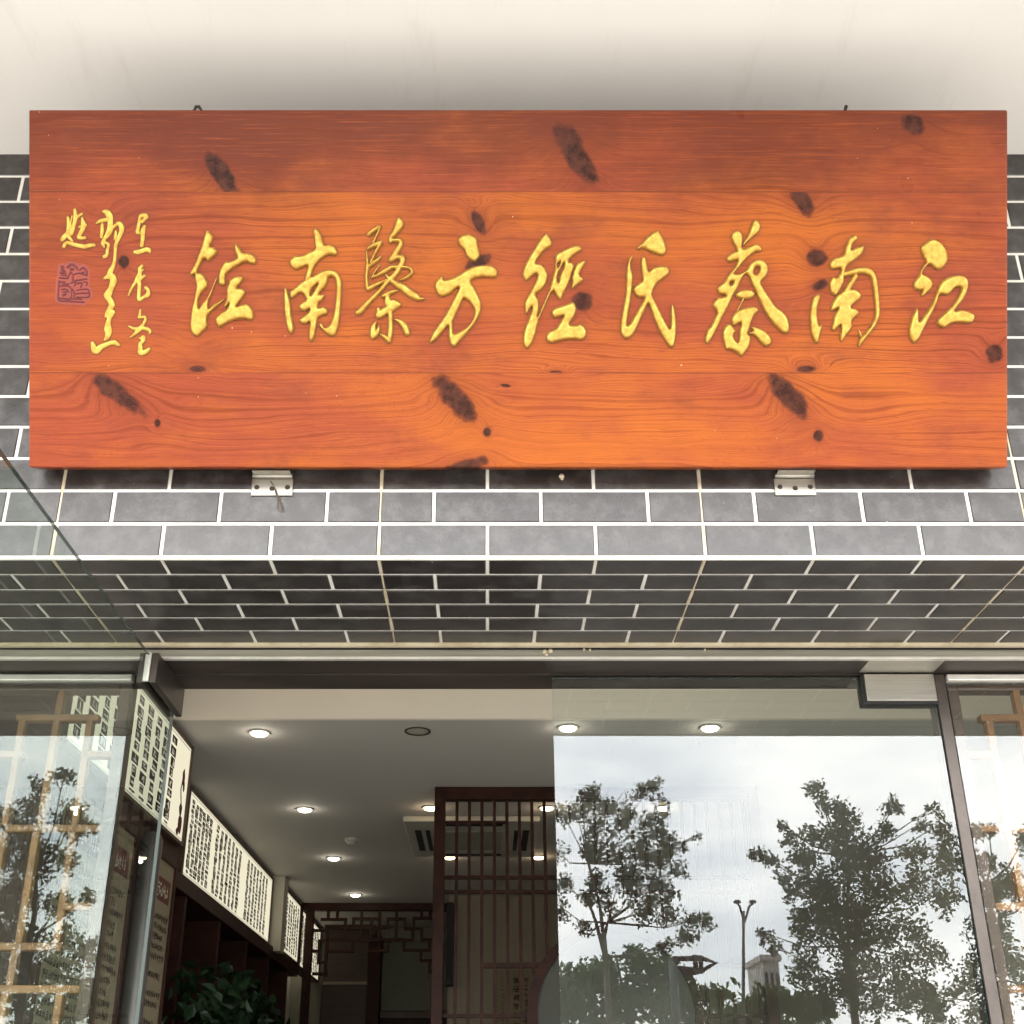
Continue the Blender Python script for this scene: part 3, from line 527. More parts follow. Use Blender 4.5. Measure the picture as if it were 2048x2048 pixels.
GL.append((("江",), (1780,460), k, [
 [(470,290),(530,210),(640,150),(750,185),(840,280),(880,390),(875,490),(820,580),(740,620),(680,590),(630,545),(580,545),(530,600),(490,680),(560,720),(620,770),(650,840),(630,910),(570,970),(500,1030),(475,1010),(495,940),(440,940),(380,920),(355,850),(380,780),(440,700),(480,600),(550,500),(510,420)],
 [(410,1210),(430,1290),(440,1420),(520,1330),(620,1180),(680,1060),(720,940),(770,830),(850,760),(960,715),(1080,705),(1160,740),(1200,810),(1190,920),(1140,1050),(1060,1160),(990,1260),(1090,1240),(1210,1270),(1295,1320),(1285,1400),(1230,1450),(1120,1440),(1000,1440),(900,1470),(840,1520),(770,1500),(715,1440),(740,1380),(830,1290),(940,1190),(1030,1060),(1090,930),(1080,890),(1000,900),(940,960),(880,1010),(800,1000),(745,1020),(720,1110),(660,1250),(580,1400),(490,1580),(420,1710),(360,1750),(310,1690),(290,1570),(310,1430),(350,1310)]], [], []))
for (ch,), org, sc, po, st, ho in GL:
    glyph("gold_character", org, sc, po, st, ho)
ka = 220/1932; A0 = (100, 410); B0 = (100, 500)
SM = [(A0, [[(440,90,28),(450,200,40),(430,330,36),(390,470,36),(370,520,30)],[(320,220,24),(330,350,36),(320,480,36)],[(390,200,16),(350,440,20)],[(310,510,40),(250,570,44),(215,620,34)],[(310,540,36),(390,630,26)],[(480,220,30),(560,165,26)],
      [(570,230,22),(590,330,46),(600,370,50),(520,390,24)],[(590,400,40),(540,500,40),(510,580,32),(610,580,32)],[(245,740,30),(290,670,34),(400,690,40),(520,720,42),(620,735,44),(700,715,40),(770,710,38)]]),
      (A0, [[(940,120,20),(1000,130,50),(1050,200,62),(1060,300,50),(1060,420,56),(1020,520,50),(960,600,34),(930,680,36),(960,750,14)],[(820,330,16),(880,290,34),(960,270,40),(1040,240,30)],[(920,350,30),(920,450,34),(905,570,26)],[(970,660,30),(1030,700,24),(1010,800,30),(1000,880,32),(960,910,38)],
      [(1110,400,26),(1200,330,40),(1250,370,48),(1260,450,44),(1220,560,38),(1170,670,34),(1150,780,30),(1140,950,28),(1110,1080,36),(1060,1180,50),(1060,1260,60)],[(1160,470,22),(1150,600,32)],
      [(970,1290,30),(1070,1250,60),(1120,1320,62),(1100,1400,56),(1070,1480,50),(1030,1560,66),(1010,1600,62),(1060,1680,54),(1090,1760,54),(1060,1820,48),(1010,1890,36)],
      [(990,1960,30),(1040,1900,60),(1110,1890,40),(1060,1960,44),(1030,2050,40),(1020,2170,68),(1030,2230,62),(1010,2320,46),(970,2370,24)],
      [(750,2430,34),(780,2530,58),(820,2560,64),(880,2510,54),(960,2470,46),(1060,2430,42),(1140,2420,46),(1200,2460,36)]]),
      (A0, [[(1680,190,44),(1600,200,36),(1570,300,30),(1550,420,34),(1540,490,34),(1600,500,24)],[(1700,220,34),(1620,300,30)],[(1660,380,30),(1630,480,44),(1630,600,36),(1610,720,34)],[(1500,830,36),(1560,830,46),(1660,795,44),(1730,790,44),(1760,840,16)]]),
      (A0, [[(1620,1075,26),(1580,1120,34),(1580,1200,36),(1550,1290,50),(1500,1370,30),(1430,1480,26),(1385,1590,16)],[(1640,1140,16),(1600,1170,20)],[(1660,1250,26),(1580,1310,40)],[(1570,1370,36),(1570,1500,34),(1560,1620,34),(1580,1670,36),(1650,1620,30),(1710,1590,44),(1730,1510,32),(1690,1460,36)]]),
      (B0, [[(1590,1060,20),(1580,1140,28),(1570,1190,24),(1660,1180,28),(1680,1220,26),(1640,1310,28),(1570,1400,44),(1490,1480,28),(1415,1540,16)],[(1390,1340,16),(1490,1390,34),(1600,1380,36),(1700,1390,38),(1760,1430,30),(1745,1480,10)],
      [(1640,1540,40),(1640,1600,34),(1590,1650,36),(1590,1740,44),(1600,1810,48),(1680,1790,44),(1740,1740,30)],[(1580,1550,20),(1620,1580,20)]])]
for org, st in SM: glyph("inscription_character", org, ka, [], st, [], H=.003, RR=5., step=.7, flat_rim=1.1)
# red seal: many carved strokes inside a rounded outline
ss = [[(160,1340,14),(150,1500,15),(145,1660,14),(250,1690,15),(450,1700,14),(600,1710,15)],[(160,1430,11),(300,1425,12),(360,1450,12),(380,1540,12),(350,1640,12),(160,1640,13)],[(300,1100,16),(370,1050,18),(450,1080,18),(480,1130,14)],[(520,1150,14),(580,1100,18),(640,1160,18),(650,1230,13)],
      [(190,1080,14),(240,1090,16),(200,1140,14),(260,1160,16),(180,1190,14),(280,1200,12)],[(170,1280,14),(300,1290,14),(330,1240,12),(370,1190,12),(410,1260,14),(400,1330,14),(520,1320,14),(650,1300,12)],[(200,1230,13),(290,1240,13)],[(430,1220,12),(520,1200,14),(640,1240,14)],
      [(180,1350,13),(260,1360,14),(220,1400,12),(330,1390,13)],[(370,1370,13),(450,1350,13),(430,1420,13)],[(480,1380,13),(560,1370,13),(540,1450,13)],[(600,1350,13),(650,1360,13),(640,1420,13)],[(400,1480,12),(430,1560,14),(420,1630,12)],[(460,1560,14),(560,1550,15),(680,1555,13)],[(470,1500,12),(650,1480,13),(690,1540,14),(670,1620,13),(470,1620,13)],
      [(200,1490,13),(280,1480,14),(330,1530,12)],[(220,1580,14),(280,1560,14),(240,1600,13)],[(230,1530,12),(290,1520,12)],[(260,1680,12),(400,1650,13),(560,1660,13)],[(350,1120,12),(420,1130,13),(360,1160,12)],[(550,1190,12),(600,1180,13)]]
sl_ = glyph("red_seal", A0, ka, [], ss, [], mats=[M['red'], simple("seal_wash", (.215,.030,.016), .5, var=.2, scale=40)], H=.0012, RR=2., step=.6, flat_rim=4.5)
# brackets under the board
for i, (xa, xb, za, zb, lab) in enumerate(((-.4815,-.3968,1.151,1.198,"steel hinge bracket with a loose wire, under the left of the board"), (.5855,.669,1.152,1.199,"clean steel hinge bracket under the right of the board"))):
    h = empty("hinge_bracket", ((xa+xb)/2, D-.003, EYE+za), lab, "bracket", "hinge brackets below the board")
    b = MB(); b.box(xa, xb, D-.0065, D-.0025, EYE+za, EYE+zb-.008); b.build("plate", M['steel'], h, .001)
    b = MB(); b.tube([(xa+.002, D-.011, EYE+zb-.004), (xb-.002, D-.011, EYE+zb-.004)], .0055, 12); b.build("knuckle", M['steel'], h, smooth=True)
    b = MB(); b.box(xa+.004, xb-.004, D-.034, D-.0165, EYE+zb-.005, EYE+zb-.003); b.build("leaf", M['steel'], h)
    for fx in (.13, .50, .87):
        b = MB(); cx_ = xa+(xb-xa)*fx; b.lathe([(.0001,-.0002),(.0032,-.0002),(.0048,-.0012),(.0054,.0002)], (cx_, D-.0068, EYE+za+.019+(.0 if fx != .5 else -.003)), 14, axis='y'); b.build("screw", M['hook'], h, smooth=True)
b = MB()
q = lambda x, y: at_y(x, y, D-.009)
b.tube([q(541,962), q(548,972), q(552,988), q(556,1002), q(554,1016), q(562,1020), q(567,1015), q(561,1000), q(550,978)], .0009, 6)
b.tube([q(548,972), q(556,990), q(563,1016), q(568,1019)], .0008, 6)
tag(b.build("wire_scrap", M['wire'], smooth=True), "twisted rusty wire scrap dangling from the left hinge bracket", "wire")
b = MB(); q0 = at_y(1123, 953, D-.003); b.lathe([(.001,-.005),(.004,-.0045),(.0058,-.001),(.005,.002)], q0, 9, axis='y'); b.lathe([(.001,-.003),(.0028,-.002),(.003,.002)], q0+Vector((.001,0,-.0055)), 8, axis='y')
tag(b.build("plaster_lump", M['grout_old'], smooth=True), "small pale plaster lump stuck on the tiles under the board", "lump")
for i, (px, lab) in enumerate(((387, "rusty hanging hook on the top edge of the board, left"), (1701, "slim dark hanging hook on the top edge of the board, right"))):
    top = Vector((U(px), 2.04-SP*(V(219)), EYE+1.1855+CP*V(219)))
    n_ = Vector((0, CP, SP))                       # into the board
    a = top+n_*.03; b = MB()
    if i == 0: b.tube([a-Vector((0,0,.01)), a+Vector((-.006,-.004,.010)), a+Vector((-.003,-.006,.0175)), a+Vector((.003,-.006,.0180)), a+Vector((.008,-.002,.011)), a+Vector((.004,.02,.004)), Vector((a.x, D-.002, a.z+.02))], [.003,.0035,.0035,.0035,.003,.0015,.0012], 8)
    else: b.tube([a-Vector((0,0,.01)), a+Vector((-.002,-.003,.008)), a+Vector((.001,-.006,.018)), a+Vector((.004,0,.022)), a+Vector((.004,.03,.012)), Vector((a.x, D-.002, a.z+.02))], [.004,.0042,.0038,.002,.0014,.0012], 8)
    tag(b.build("hanging_hook", M['hook'], smooth=True), lab, "hook", "hooks holding the board")
# ------------------------------------------------------------------ lettering inside (illegible small writing: rows of brush marks)
def scribble(mb, org, ax, ay, cw, chh, n_=6, mi=0):
    org, ax, ay = Vector(org), Vector(ax), Vector(ay)
    for _ in range(n_):
        if random.random() < .55: a, b_ = random.uniform(0,.35)*cw, random.uniform(.6,1)*cw; c = random.uniform(.05,.95)*chh; th = chh*random.uniform(.10,.17); pts = ((a,c),(b_,c+random.uniform(-.1,.15)*chh),(b_,c+th),(a,c+th))
        else:
            c = random.uniform(.1,.9)*cw; a, b_ = random.uniform(0,.4)*chh, random.uniform(.6,1)*chh; th = cw*random.uniform(.10,.17); e = random.uniform(-.25,.25)*cw; pts = ((c,a),(c+th,a),(c+th+e,b_),(c+e,b_))
        mb.face([org+ax*p[0]+ay*p[1] for p in pts], mi)
def column(mb, X, d, w_, z0, z1, chh, fill=6):
    z = z1
    while z-chh > z0:
        scribble(mb, (X, d, z), (0,1,0), (0,0,-1), w_, chh*.9, fill); z -= chh
def light_box(X, d0, d1, cols, cw, chh, label, fill=6, z0=EYE+.868, z1=EYE+1.235):
    t = empty("light_box", (X-.04, (d0+d1)/2, z0), label, "light box", "lit calligraphy boxes along the left wall")
    fr = MB(); xb = X-.07
    fr.box(xb, X+.004, d0, d0+.018, z0, z1); fr.box(xb, X+.004, d1-.018, d1, z0, z1); fr.box(xb, X+.004, d0+.018, d1-.018, z0, z0+.014); fr.box(xb, X+.004, d0+.018, d1-.018, z1-.014, z1)
    fr.build("frame", M['frame'], t, .002)
    p = MB(); p.box(xb+.005, X-.002, d0+.018, d1-.018, z0+.014, z1-.014); p.build("lit_panel", M['box'], t)
    l_ = MB()
    l_.box(X-.0018, X-.001, d0+.03, d1-.03, z0+.022, z0+.0235); l_.box(X-.0018, X-.001, d0+.03, d1-.03, z1-.0235, z1-.022)
    for d in cols:
        za, zb = z0+.032, z1-.032-random.uniform(0,.012); z = zb
        while z > za:                                                   # each column: ink blocks of varying width with pale strokes inside
            h_ = chh*random.uniform(.8,1.0); e0, e1 = random.uniform(-.12,.22)*cw, random.uniform(-.12,.22)*cw
            l_.box(X-.0018, X-.0008, d+e0, d+cw-e1, max(z-h_*random.uniform(.8,1.02), za), z); l_.mi[-6:] = [0]*6
            scribble(l_, (X-.0004, d+cw*.12, z-h_*.08), (0,1,0), (0,0,-1), cw*.76, h_*.84, fill, 1); z -= chh*1.02
    l_.build("lettering", [M['ink'], M['boxdim']], t); return t
A_ = light_box(-1.078, 2.87, 4.155, [2.93+.105*i for i in range(10)], .060, .036, "nearest lit calligraphy box, with bold columns, beside the open glass door", 4)
# small ink painting of a gourd at the far end of the near box
b = MB(); Xp = -1.0785
for cy_, cz_, ry, rz in ((4.085,.935,.03,.035),(4.075,.985,.022,.022),(4.06,.905,.02,.012),(4.07,1.10,.02,.03),(4.085,1.07,.014,.02)):
    b.face([(Xp, cy_+ry*math.cos(t)*random.uniform(.8,1.1), EYE+cz_+rz*math.sin(t)*random.uniform(.8,1.1)) for t in np.linspace(0, 2*math.pi, 15)[:-1]])
b.tube([(Xp, 4.075, EYE+1.0), (Xp, 4.05, EYE+1.05), (Xp, 4.07, EYE+1.12)], .002, 5); b.build("ink_painting", M['maroon'], A_)
cb_ = [4.77+.068*i for i in range(6)]+[5.25+.088*i for i in range(7)]+[6.0+.088*i for i in range(7)]
light_box(-1.215, 4.70, 6.74, cb_, .050, .020, "long lit calligraphy box with three groups of small columns", 3)
light_box(-1.19, 6.89, 7.66, [7.12+.085*i for i in range(6)], .055, .021, "short lit calligraphy box beyond the grey pier", 3)
light_box(-1.20, 7.79, 8.72, [7.84+.085*i for i in range(10)], .055, .021, "farthest lit box seen through the fretwork corner", 3)
def poster(d0, d1, z0, z1, label):
    X = -1.085; t = empty("notice_board", (X, (d0+d1)/2, z0), label, "notice board", "framed notices on the left wall")
    b = MB(); b.box(X-.008, X+.010, d0, d0+.02, z0, z1); b.box(X-.008, X+.010, d1-.02, d1, z0, z1); b.box(X-.008, X+.010, d0+.02, d1-.02, z1-.03, z1); b.box(X-.008, X+.010, d0+.02, d1-.02, z0, z0+.03); b.build("frame", M['darkwood'], t, .002)
    b = MB(); b.box(X-.006, X+.002, d0+.02, d1-.02, z0+.03, z1-.03); b.build("sheet", M['paper'], t)
    b = MB(); b.box(X+.002, X+.003, d0+.05, d1-.05, z1-.16, z1-.085); b.build("title_band", M['maroon'], t)
    l_ = MB(); n_ = int((d1-d0-.12)/.022)
    for i in range(n_): scribble(l_, (X+.0036, d0+.06+i*.022, z1-.10), (0,1,0), (0,0,-1), .018, .045, 5)
    l_.build("title_lettering", M['cream'], t)
    l_ = MB(); z = z1-.20
    while z > z0+.06:
        wd = random.uniform(.82, 1); y = d0+.05
        if random.random() < .10: z -= .026; continue
        while y < d0+.05+(d1-d0-.1)*wd: scribble(l_, (X+.0028, y, z), (0,1,0), (0,0,-1), .020, .022, 8); y += .022
        z -= .031
    l_.build("body_lettering", M['ink'], t)
    return t
poster(2.93, 3.615, EYE-.75, EYE+.812, "cream notice sheet nearest the street, seen through the open door leaf")
poster(3.765, 4.115, EYE-.75, EYE+.812, "cream notice sheet just right of the open door leaf edge")
b = MB(); b.lathe([(.001,.03),(.016,.028),(.028,.018),(.033,0),(.033,-1.9)], (-1.055, 3.69, EYE+.79), 20); tag(b.build("steel_post", simple("post_steel", (.13,.12,.115), .42, .6), smooth=True), "round topped grey steel post between the two notices", "post")
# dark shelves below the boxes
t = empty("wall_shelf", (-1.25, 5.4, .13), "dark wooden shelf unit below the lit boxes", "shelf")
b = MB(); b.box(-1.39,-1.37,4.18,7.7,.135,EYE+.86); b.build("back_panel", M['cabinet'], t)
for y in (4.18, 4.75, 5.4, 6.05, 6.7, 7.35):
    b = MB(); b.box(-1.368,-1.20,y,y+.035,.135,EYE+.80); b.build("upright", M['darkwood'], t, .002)
b = MB(); b.box(-1.369,-1.19,4.17,7.7,EYE+.802,EYE+.862); b.build("cornice", M['darkwood'], t, .002)
for z in (.25, -.1, -.5):
    b = MB(); b.box(-1.366,-1.21,4.215,7.34,EYE+z,EYE+z+.02); b.build("shelf_board", M['cabinet'], t)
b = MB(); b.box(-1.36,-1.25,6.2,6.34,EYE+.272,EYE+.36); tag(b.build("small_carton", M['paper'], bevel=.002), "small pale carton on the dark shelf", "carton")
# ------------------------------------------------------------------ trailing plants
def leafcloud(mb, cen, rad, n_, size, mi=0, flat=.6, up=.4):
    for _ in range(n_):
        d = rng.normal(size=3); d /= np.linalg.norm(d); p = Vector(cen)+Vector(d*rng.random()**.45)*rad if not isinstance(rad, (tuple, list)) else Vector(cen)+Vector(d*rng.random()**.45*np.array(rad))
        nn = Vector(rng.normal(size=3))+Vector((0,0,up)); nn.normalize(); a = nn.orthogonal().normalized(); a = (a*math.cos(_)+nn.cross(a)*math.sin(_)); c = nn.cross(a)
        s_ = size*random.uniform(.65,1.25); w_ = s_*flat*.5
        k_ = len(mb.v); lift = nn*s_*.08
        mb.v += [tuple(q) for q in (p-a*s_*.5, p+c*w_*.85-a*s_*.22+lift, p+c*w_*.8+a*s_*.12+lift, p+a*s_*.55-nn*s_*.12, p-c*w_*.8+a*s_*.12+lift, p-c*w_*.85-a*s_*.22+lift)]
        mb.f += [(k_,k_+1,k_+2,k_+3),(k_,k_+3,k_+4,k_+5)]; mb.mi += [mi, mi]
def leaf_mat(name, a, b_, tr=.35):
    n = NM(name); o = n.obj(); ge = n.n("NewGeometry"); col = n.mix(ge.outputs['Random Per Island'], c4(*a), c4(*b_))
    df = n.n("BsdfDiffuse"); n.set(df, 0, col); tl = n.n("BsdfTranslucent"); n.set(tl, 0, col); gl = n.n("BsdfGlossy"); n.set(gl, 'Roughness', .4); n.set(gl, 0, c4(.5,.5,.5))
    m = n.n("MixShader"); n.set(m, 0, tr); n.t.links.new(df.outputs[0], m.inputs[1]); n.t.links.new(tl.outputs[0], m.inputs[2])
    m2 = n.n("MixShader"); n.set(m2, 0, .035); n.t.links.new(m.outputs[0], m2.inputs[1]); n.t.links.new(gl.outputs[0], m2.inputs[2]); n.t.links.new(m2.outputs[0], n.o.inputs[0]); return n.m
M['pothos'] = leaf_mat("pothos_leaf", (.007,.019,.007), (.014,.034,.012), .2)
for i, (y, lab, cl_) in enumerate(((4.5, "leafy green plant under the long lit box, nearest the notices", [(-1.0,4.45,.35,.16),(-1.02,4.62,.18,.2),(-.98,4.35,.12,.18),(-1.05,4.55,.0,.2),(-1.0,4.4,-.15,.2)]),
                                  (5.25, "second green plant deeper in, under the middle of the long lit box", [(-1.02,5.15,.38,.16),(-1.0,5.35,.22,.22),(-1.02,5.1,.1,.22),(-1.0,5.5,.3,.13),(-1.0,5.3,-.1,.2)]))):
    t = empty("potted_plant", (-1.02, y, EYE-.5), lab, "plant", "plants below the lit boxes")
    b = MB()
    for c_ in cl_: leafcloud(b, (c_[0], c_[1], EYE+c_[2]), (.16, c_[3]*1.15, c_[3]*1.15), 170, .06, 0, .7, .5)
    b.build("foliage", M['pothos'], t)
    b = MB()
    for c_ in cl_: b.tube([(-1.02, y, EYE-.3), (-1.03, (y+c_[1])/2, EYE+c_[2]*.4), (c_[0], c_[1], EYE+c_[2]+.05)], [.006,.004,.002], 5)
    b.build("stem", M['pothos'], t)
    b = MB(); b.lathe([(.001,0),(.10,0),(.14,.22),(.145,.24),(.13,.24),(.12,.2),(.001,.2)], (-1.02, y, EYE-.5), 20); b.build("pot", M['cream'], t, smooth=True)
t = empty("low_cabinet", (-1.03, 4.9, .134), "low dark cabinet carrying the plants", "cabinet")
b = MB(); b.box(-1.195,-.87,4.2,5.7,.135,EYE-.53); b.build("body", M['cabinet'], t, .003)
b = MB(); b.box(-1.195,-.85,4.18,5.72,EYE-.53,EYE-.501); b.build("top", M['darkwood'], t, .003)
# ------------------------------------------------------------------ ceiling fittings
LI = [(-.813,4.02,0,"downlight nearest the doorway in the left row, close to the bulkhead"),(-.813,5.16,0,"second downlight of the left row, beside the long lit box"),(-.813,6.24,0,"third downlight of the left row, just past the smoke detector"),(-.813,7.36,0,"last downlight of the left row, in front of the fretwork"),
      (-.252,5.13,1,"warm downlight touching the screen's left post, in front of the air conditioner"),(-.20,6.21,1,"small downlight just inside the screen's left post"),(.283,3.96,0,"bright downlight at the left edge of the closed glass door"),(.263,5.13,1,"warm downlight behind the upper screen bars"),
      (.27,6.21,1,"warm downlight low behind the screen bars"),(.783,3.96,0,"bright downlight in the middle of the closed glass door"),(.78,5.13,1,"downlight behind the closed door, above the screen")]
for x, y, kd, lab in LI:
    t = empty("downlight", (x, y, ZC), lab, "ceiling light", "recessed downlights in the shop ceiling")
    b = MB(); b.lathe([(0.0291,0.0000),(0.0384,-0.0008),(0.0394,-0.0032),(0.0372,-0.0052),(0.0304,-0.0044)], (x, y, ZC), 28); b.build("trim_ring", M['plastic'], t, smooth=True)
    b = MB(); b.lathe([(0.0295,-0.0032),(0.0267,-0.0096),(0.0186,-0.0128),(0.0003,-0.0144)], (x, y, ZC), 28); b.build("lens", M['lampw' if kd else 'lamp'], t, smooth=True)
    pl_ = bpy.data.lights.new("downlight_glow", 'POINT'); pl_.energy = .035; pl_.color = (1,.78,.5) if kd else (1,.93,.78); pl_.shadow_soft_size = .01
    po = bpy.data.objects.new("downlight_glow", pl_); COL.objects.link(po); po.parent = t; po.location = (0, 0, -.026)
b = MB(); q = (-.67, 5.77, ZC); b.lathe([(0.0319,0.0000),(0.0325,-0.0096),(0.0290,-0.0144),(0.0203,-0.0160),(0.0197,-0.0272),(0.0162,-0.0320),(0.0006,-0.0336)], q, 24); tag(b.build("smoke_detector", M['plastic'], smooth=True), "round white smoke detector on the ceiling beside the left downlights", "smoke detector")
t = empty("ceiling_vent", (-.248, 4.0, ZC), "round dark rimmed ceiling vent near the bulkhead", "vent")
b = MB(); b.lathe([(0.0394,0.0000),(0.0464,-0.0016),(0.0470,-0.0048),(0.0452,-0.0064),(0.0394,-0.0040)], (-.248,4.0,ZC), 32); b.build("rim", M['frame'], t, smooth=True)
b = MB(); b.lathe([(0.0394,-0.0032),(0.0232,-0.0072),(0.0006,-0.0080)], (-.248,4.0,ZC), 32); b.build("grille", M['wall_back'], t, smooth=True)
t = empty("air_conditioner", (-.07, 5.69, ZC), "square white ceiling cassette air conditioner behind the screen", "air conditioner")
x0, x1, y0, y1 = -.385, .24, 5.28, 6.09
b = MB(); b.box(x0, x1, y0, y1, ZC-.028, ZC-.001); b.build("panel", M['plastic'], t, .008)
b = MB(); b.box(x0+.17, x1-.17, y0+.2, y1-.2, ZC-.033, ZC-.0285); b.build("intake_grille", M['wall_back'], t, .002)
for bx in ((x0+.045,x0+.075,y0+.18,y1-.18),(x0+.095,x0+.115,y0+.18,y1-.18),(x1-.075,x1-.045,y0+.18,y1-.18),(x1-.115,x1-.095,y0+.18,y1-.18),(x0+.17,x1-.17,y0+.05,y0+.09),(x0+.17,x1-.17,y1-.09,y1-.05)):
    b = MB(); b.box(bx[0], bx[1], bx[2], bx[3], ZC-.031, ZC-.0285); b.build("louver", M['black'], t)
# ------------------------------------------------------------------ bar screen with moon window
YB = 4.80; t = empty("bar_screen", (.45, YB, .134), "dark red vertical bar screen with a round moon window", "screen")
XA, XZ = -.2185, 1.12; b = MB(); b.box(XA, XA+.045, YB-.03, YB+.03, .135, ZC-.001); b.build("post", M['darkwood'], t, .003)
b = MB(); b.box(XZ-.045, XZ, YB-.03, YB+.03, .135, ZC-.001); b.build("post", M['darkwood'], t, .003)
b = MB(); b.box(XA+.045, XZ-.045, YB-.028, YB+.028, EYE+1.198, ZC-.001); b.build("top_rail", M['darkwood'], t, .003)
mc = Vector((.4955, YB, EYE+.36)); MR = .345
b = MB(); N_ = 72
for j in range(N_):
    a0, a1 = 2*math.pi*j/N_, 2*math.pi*(j+1)/N_
    P_ = lambda a, r, y: Vector((mc.x+r*math.cos(a), y, mc.z+r*math.sin(a)))
    for (r0, ya), (r1, yb) in (((MR,YB-.03),(MR-.04,YB-.03)),((MR-.04,YB-.03),(MR-.04,YB+.03)),((MR-.04,YB+.03),(MR,YB+.03)),((MR,YB+.03),(MR,YB-.03))):
        b.face([P_(a0,r0,ya), P_(a0,r1,yb), P_(a1,r1,yb), P_(a1,r0,ya)])
b.build("moon_ring", M['darkwood'], t)
b = MB(); b.lathe([(.001,-.004),(MR-.041,-.004),(MR-.041,.004),(.001,.004)], (mc.x, YB, mc.z), 64, axis='y'); b.build("moon_panel", simple("moon_paper", (.075,.075,.066), .8), t)
x = -.126; zs = [(EYE+z_, h_) for z_, h_ in ()]
while x < XZ-.05:
    segs = [(.14, EYE+1.197)]
    dx_ = abs(x-mc.x)
    if dx_ < MR-.005:
        hh = math.sqrt((MR-.005)**2-dx_**2); segs = [(.14, mc.z-hh), (mc.z+hh, EYE+1.197)]
    bb = MB()
    for z0_, z1_ in segs: bb.box(x-.0065, x+.0065, YB-.010, YB+.010, z0_, z1_)
    bb.build("bar", M['darkwood'], t)
    x += .0515
def rail(py, x0_, x1_, h_):
    z = at_y(980, py, YB).z
    dz = abs(z-mc.z)
    if dz < MR:
        e = math.sqrt(MR**2-dz**2)-.004; runs = [(x0_, min(x1_, mc.x-e)), (max(x0_, mc.x+e), x1_)]
    else: runs = [(x0_, x1_)]
    for ra, rb in runs:
        if rb > ra: b_ = MB(); b_.box(ra, rb, YB-.0125, YB+.0125, z-h_, z+h_); b_.build("rail", M['darkwood'], t, .001)
for py, a, c, h_ in ((1645,XA+.045,.08,.005),(1755,XA+.045,XZ-.045,.0065),(1784,XA+.045,XZ-.045,.0065),(1931,-.02,XZ-.045,.010),(2032,XA+.045,XZ-.045,.007)): rail(py, a, c, h_)
# scroll and cabinets behind the screen
t = empty("hanging_scroll", (.22, 7.39, EYE+.1), "pale hanging scroll with ink columns on the wall behind the bars", "scroll")
pa, pb = at_y(992, 1940, 7.385), at_y(1072, 1945, 7.385)
b = MB(); b.box(pa.x, pb.x, 7.384, 7.396, EYE-.3, pa.z); b.build("paper", M['paper'], t)
for px, cw, chh, n_ in ((1002,.02,.022,4),(1025,.045,.05,8),(1047,.03,.03,6)):
    b = MB(); q = at_y(px, 1953, 7.382); z = q.z
    while z > EYE+.02: scribble(b, (q.x, 7.3825, z), (1,0,0), (0,0,-1), cw, chh*.85, n_); z -= chh
    b.build("ink_column", M['ink'], t)
b = MB(); q0, q1 = at_y(893, 1803, 7.3), at_y(906, 1970, 7.3); b.box(q0.x, q1.x, 7.32, 7.398, q1.z, q0.z); tag(b.build("wall_screen", M['black'], bevel=.004), "dark flat panel on the wall just right of the screen post", "panel")
# ------------------------------------------------------------------ fretwork hanging screen, far door
YF = 7.70; t = empty("fretwork_screen", (-.75, YF, ZC-.9), "dark fretwork hanging screen across the back of the shop", "fretwork")
b = MB(); b.box(-1.19, -.2, YF-.03, YF+.03, ZC-.045, ZC-.001); b.build("beam", M['darkwood'], t, .002)
q0, q1 = at_y(613, 1830, YF), at_y(628, 1830, YF); b = MB(); b.box(q0.x, q1.x, YF-.03, YF+.03, .14, ZC-.046); b.build("post", M['darkwood'], t, .002)
FS = "V220,1050,1115 V290,1050,1115 H1125,170,355 V350,1125,1280 V475,1050,1270 V615,1050,1280 H1120,415,610 V415,1120,1185 V548,1120,1280 H1190,215,680 V745,1050,1270 H1120,680,810 V678,1120,1190 V810,1120,1195 H1195,810,940 V870,1195,1280 V940,1050,1110 V1005,1050,1110 H1115,880,1040 V880,1115,1190 V940,1195,1280 H1280,940,1040 H1280,215,870 V405,1280,1370 H1370,215,405 V680,1280,1368 H1366,540,680 V805,1280,1364 H1362,805,1000 V1000,1280,1362 V935,1362,1442 H1442,935,1040 V1000,1442,1530 H1530,1000,1040 H1210,108,215 V205,1210,1560 H1290,150,205 V145,1290,1460 H1370,105,145 H1457,140,200 H1545,105,205"
f_ = lambda x, y: at_y(600+x*.2588, 1548+y*.2588, YF)
b = MB()
for s_ in FS.split():
    a, lo, hi = [float(v_) for v_ in s_[1:].split(',')]
    if s_[0] == 'V': p0, p1 = f_(a, lo), f_(a, hi); xm = (p0.x+p1.x)/2; b.box(xm-.0085, xm+.0085, YF-.012, YF+.012, p1.z-.008, p0.z+.008)
    else: p0, p1 = f_(lo, a), f_(hi, a); zm = (p0.z+p1.z)/2; b.box(p0.x-.008, p1.x+.008, YF-.0135, YF+.0135, zm-.0085, zm+.0085)
b.build("fret", M['darkwood'], t)
t = empty("back_cabinet", (-.95, 8.6, .134), "tall brown cabinet with a door against the back wall", "cabinet")
g_ = lambda x, y: at_y(600+x*.2588, 1548+y*.2588, 8.7)
p0, p1 = g_(200, 1290), g_(545, 1290); b = MB(); b.box(p0.x, p1.x, 8.6, 8.74, .14, p0.z+.25); b.build("body", wood_mat("brown_cabinet", (.05,.024,.015), (.035,.017,.011), .5), t, .004)
p2 = g_(210, 1640); b = MB(); b.box(p0.x+.01, p1.x, 8.585, 8.6, p2.z, p2.z+.02); b.build("ledge", M['paper'], t)
b = MB(); b.box(p1.x, p1.x+.09, 8.56, 8.74, .14, p0.z+.02); b.build("side_post", M['darkwood'], t, .004)
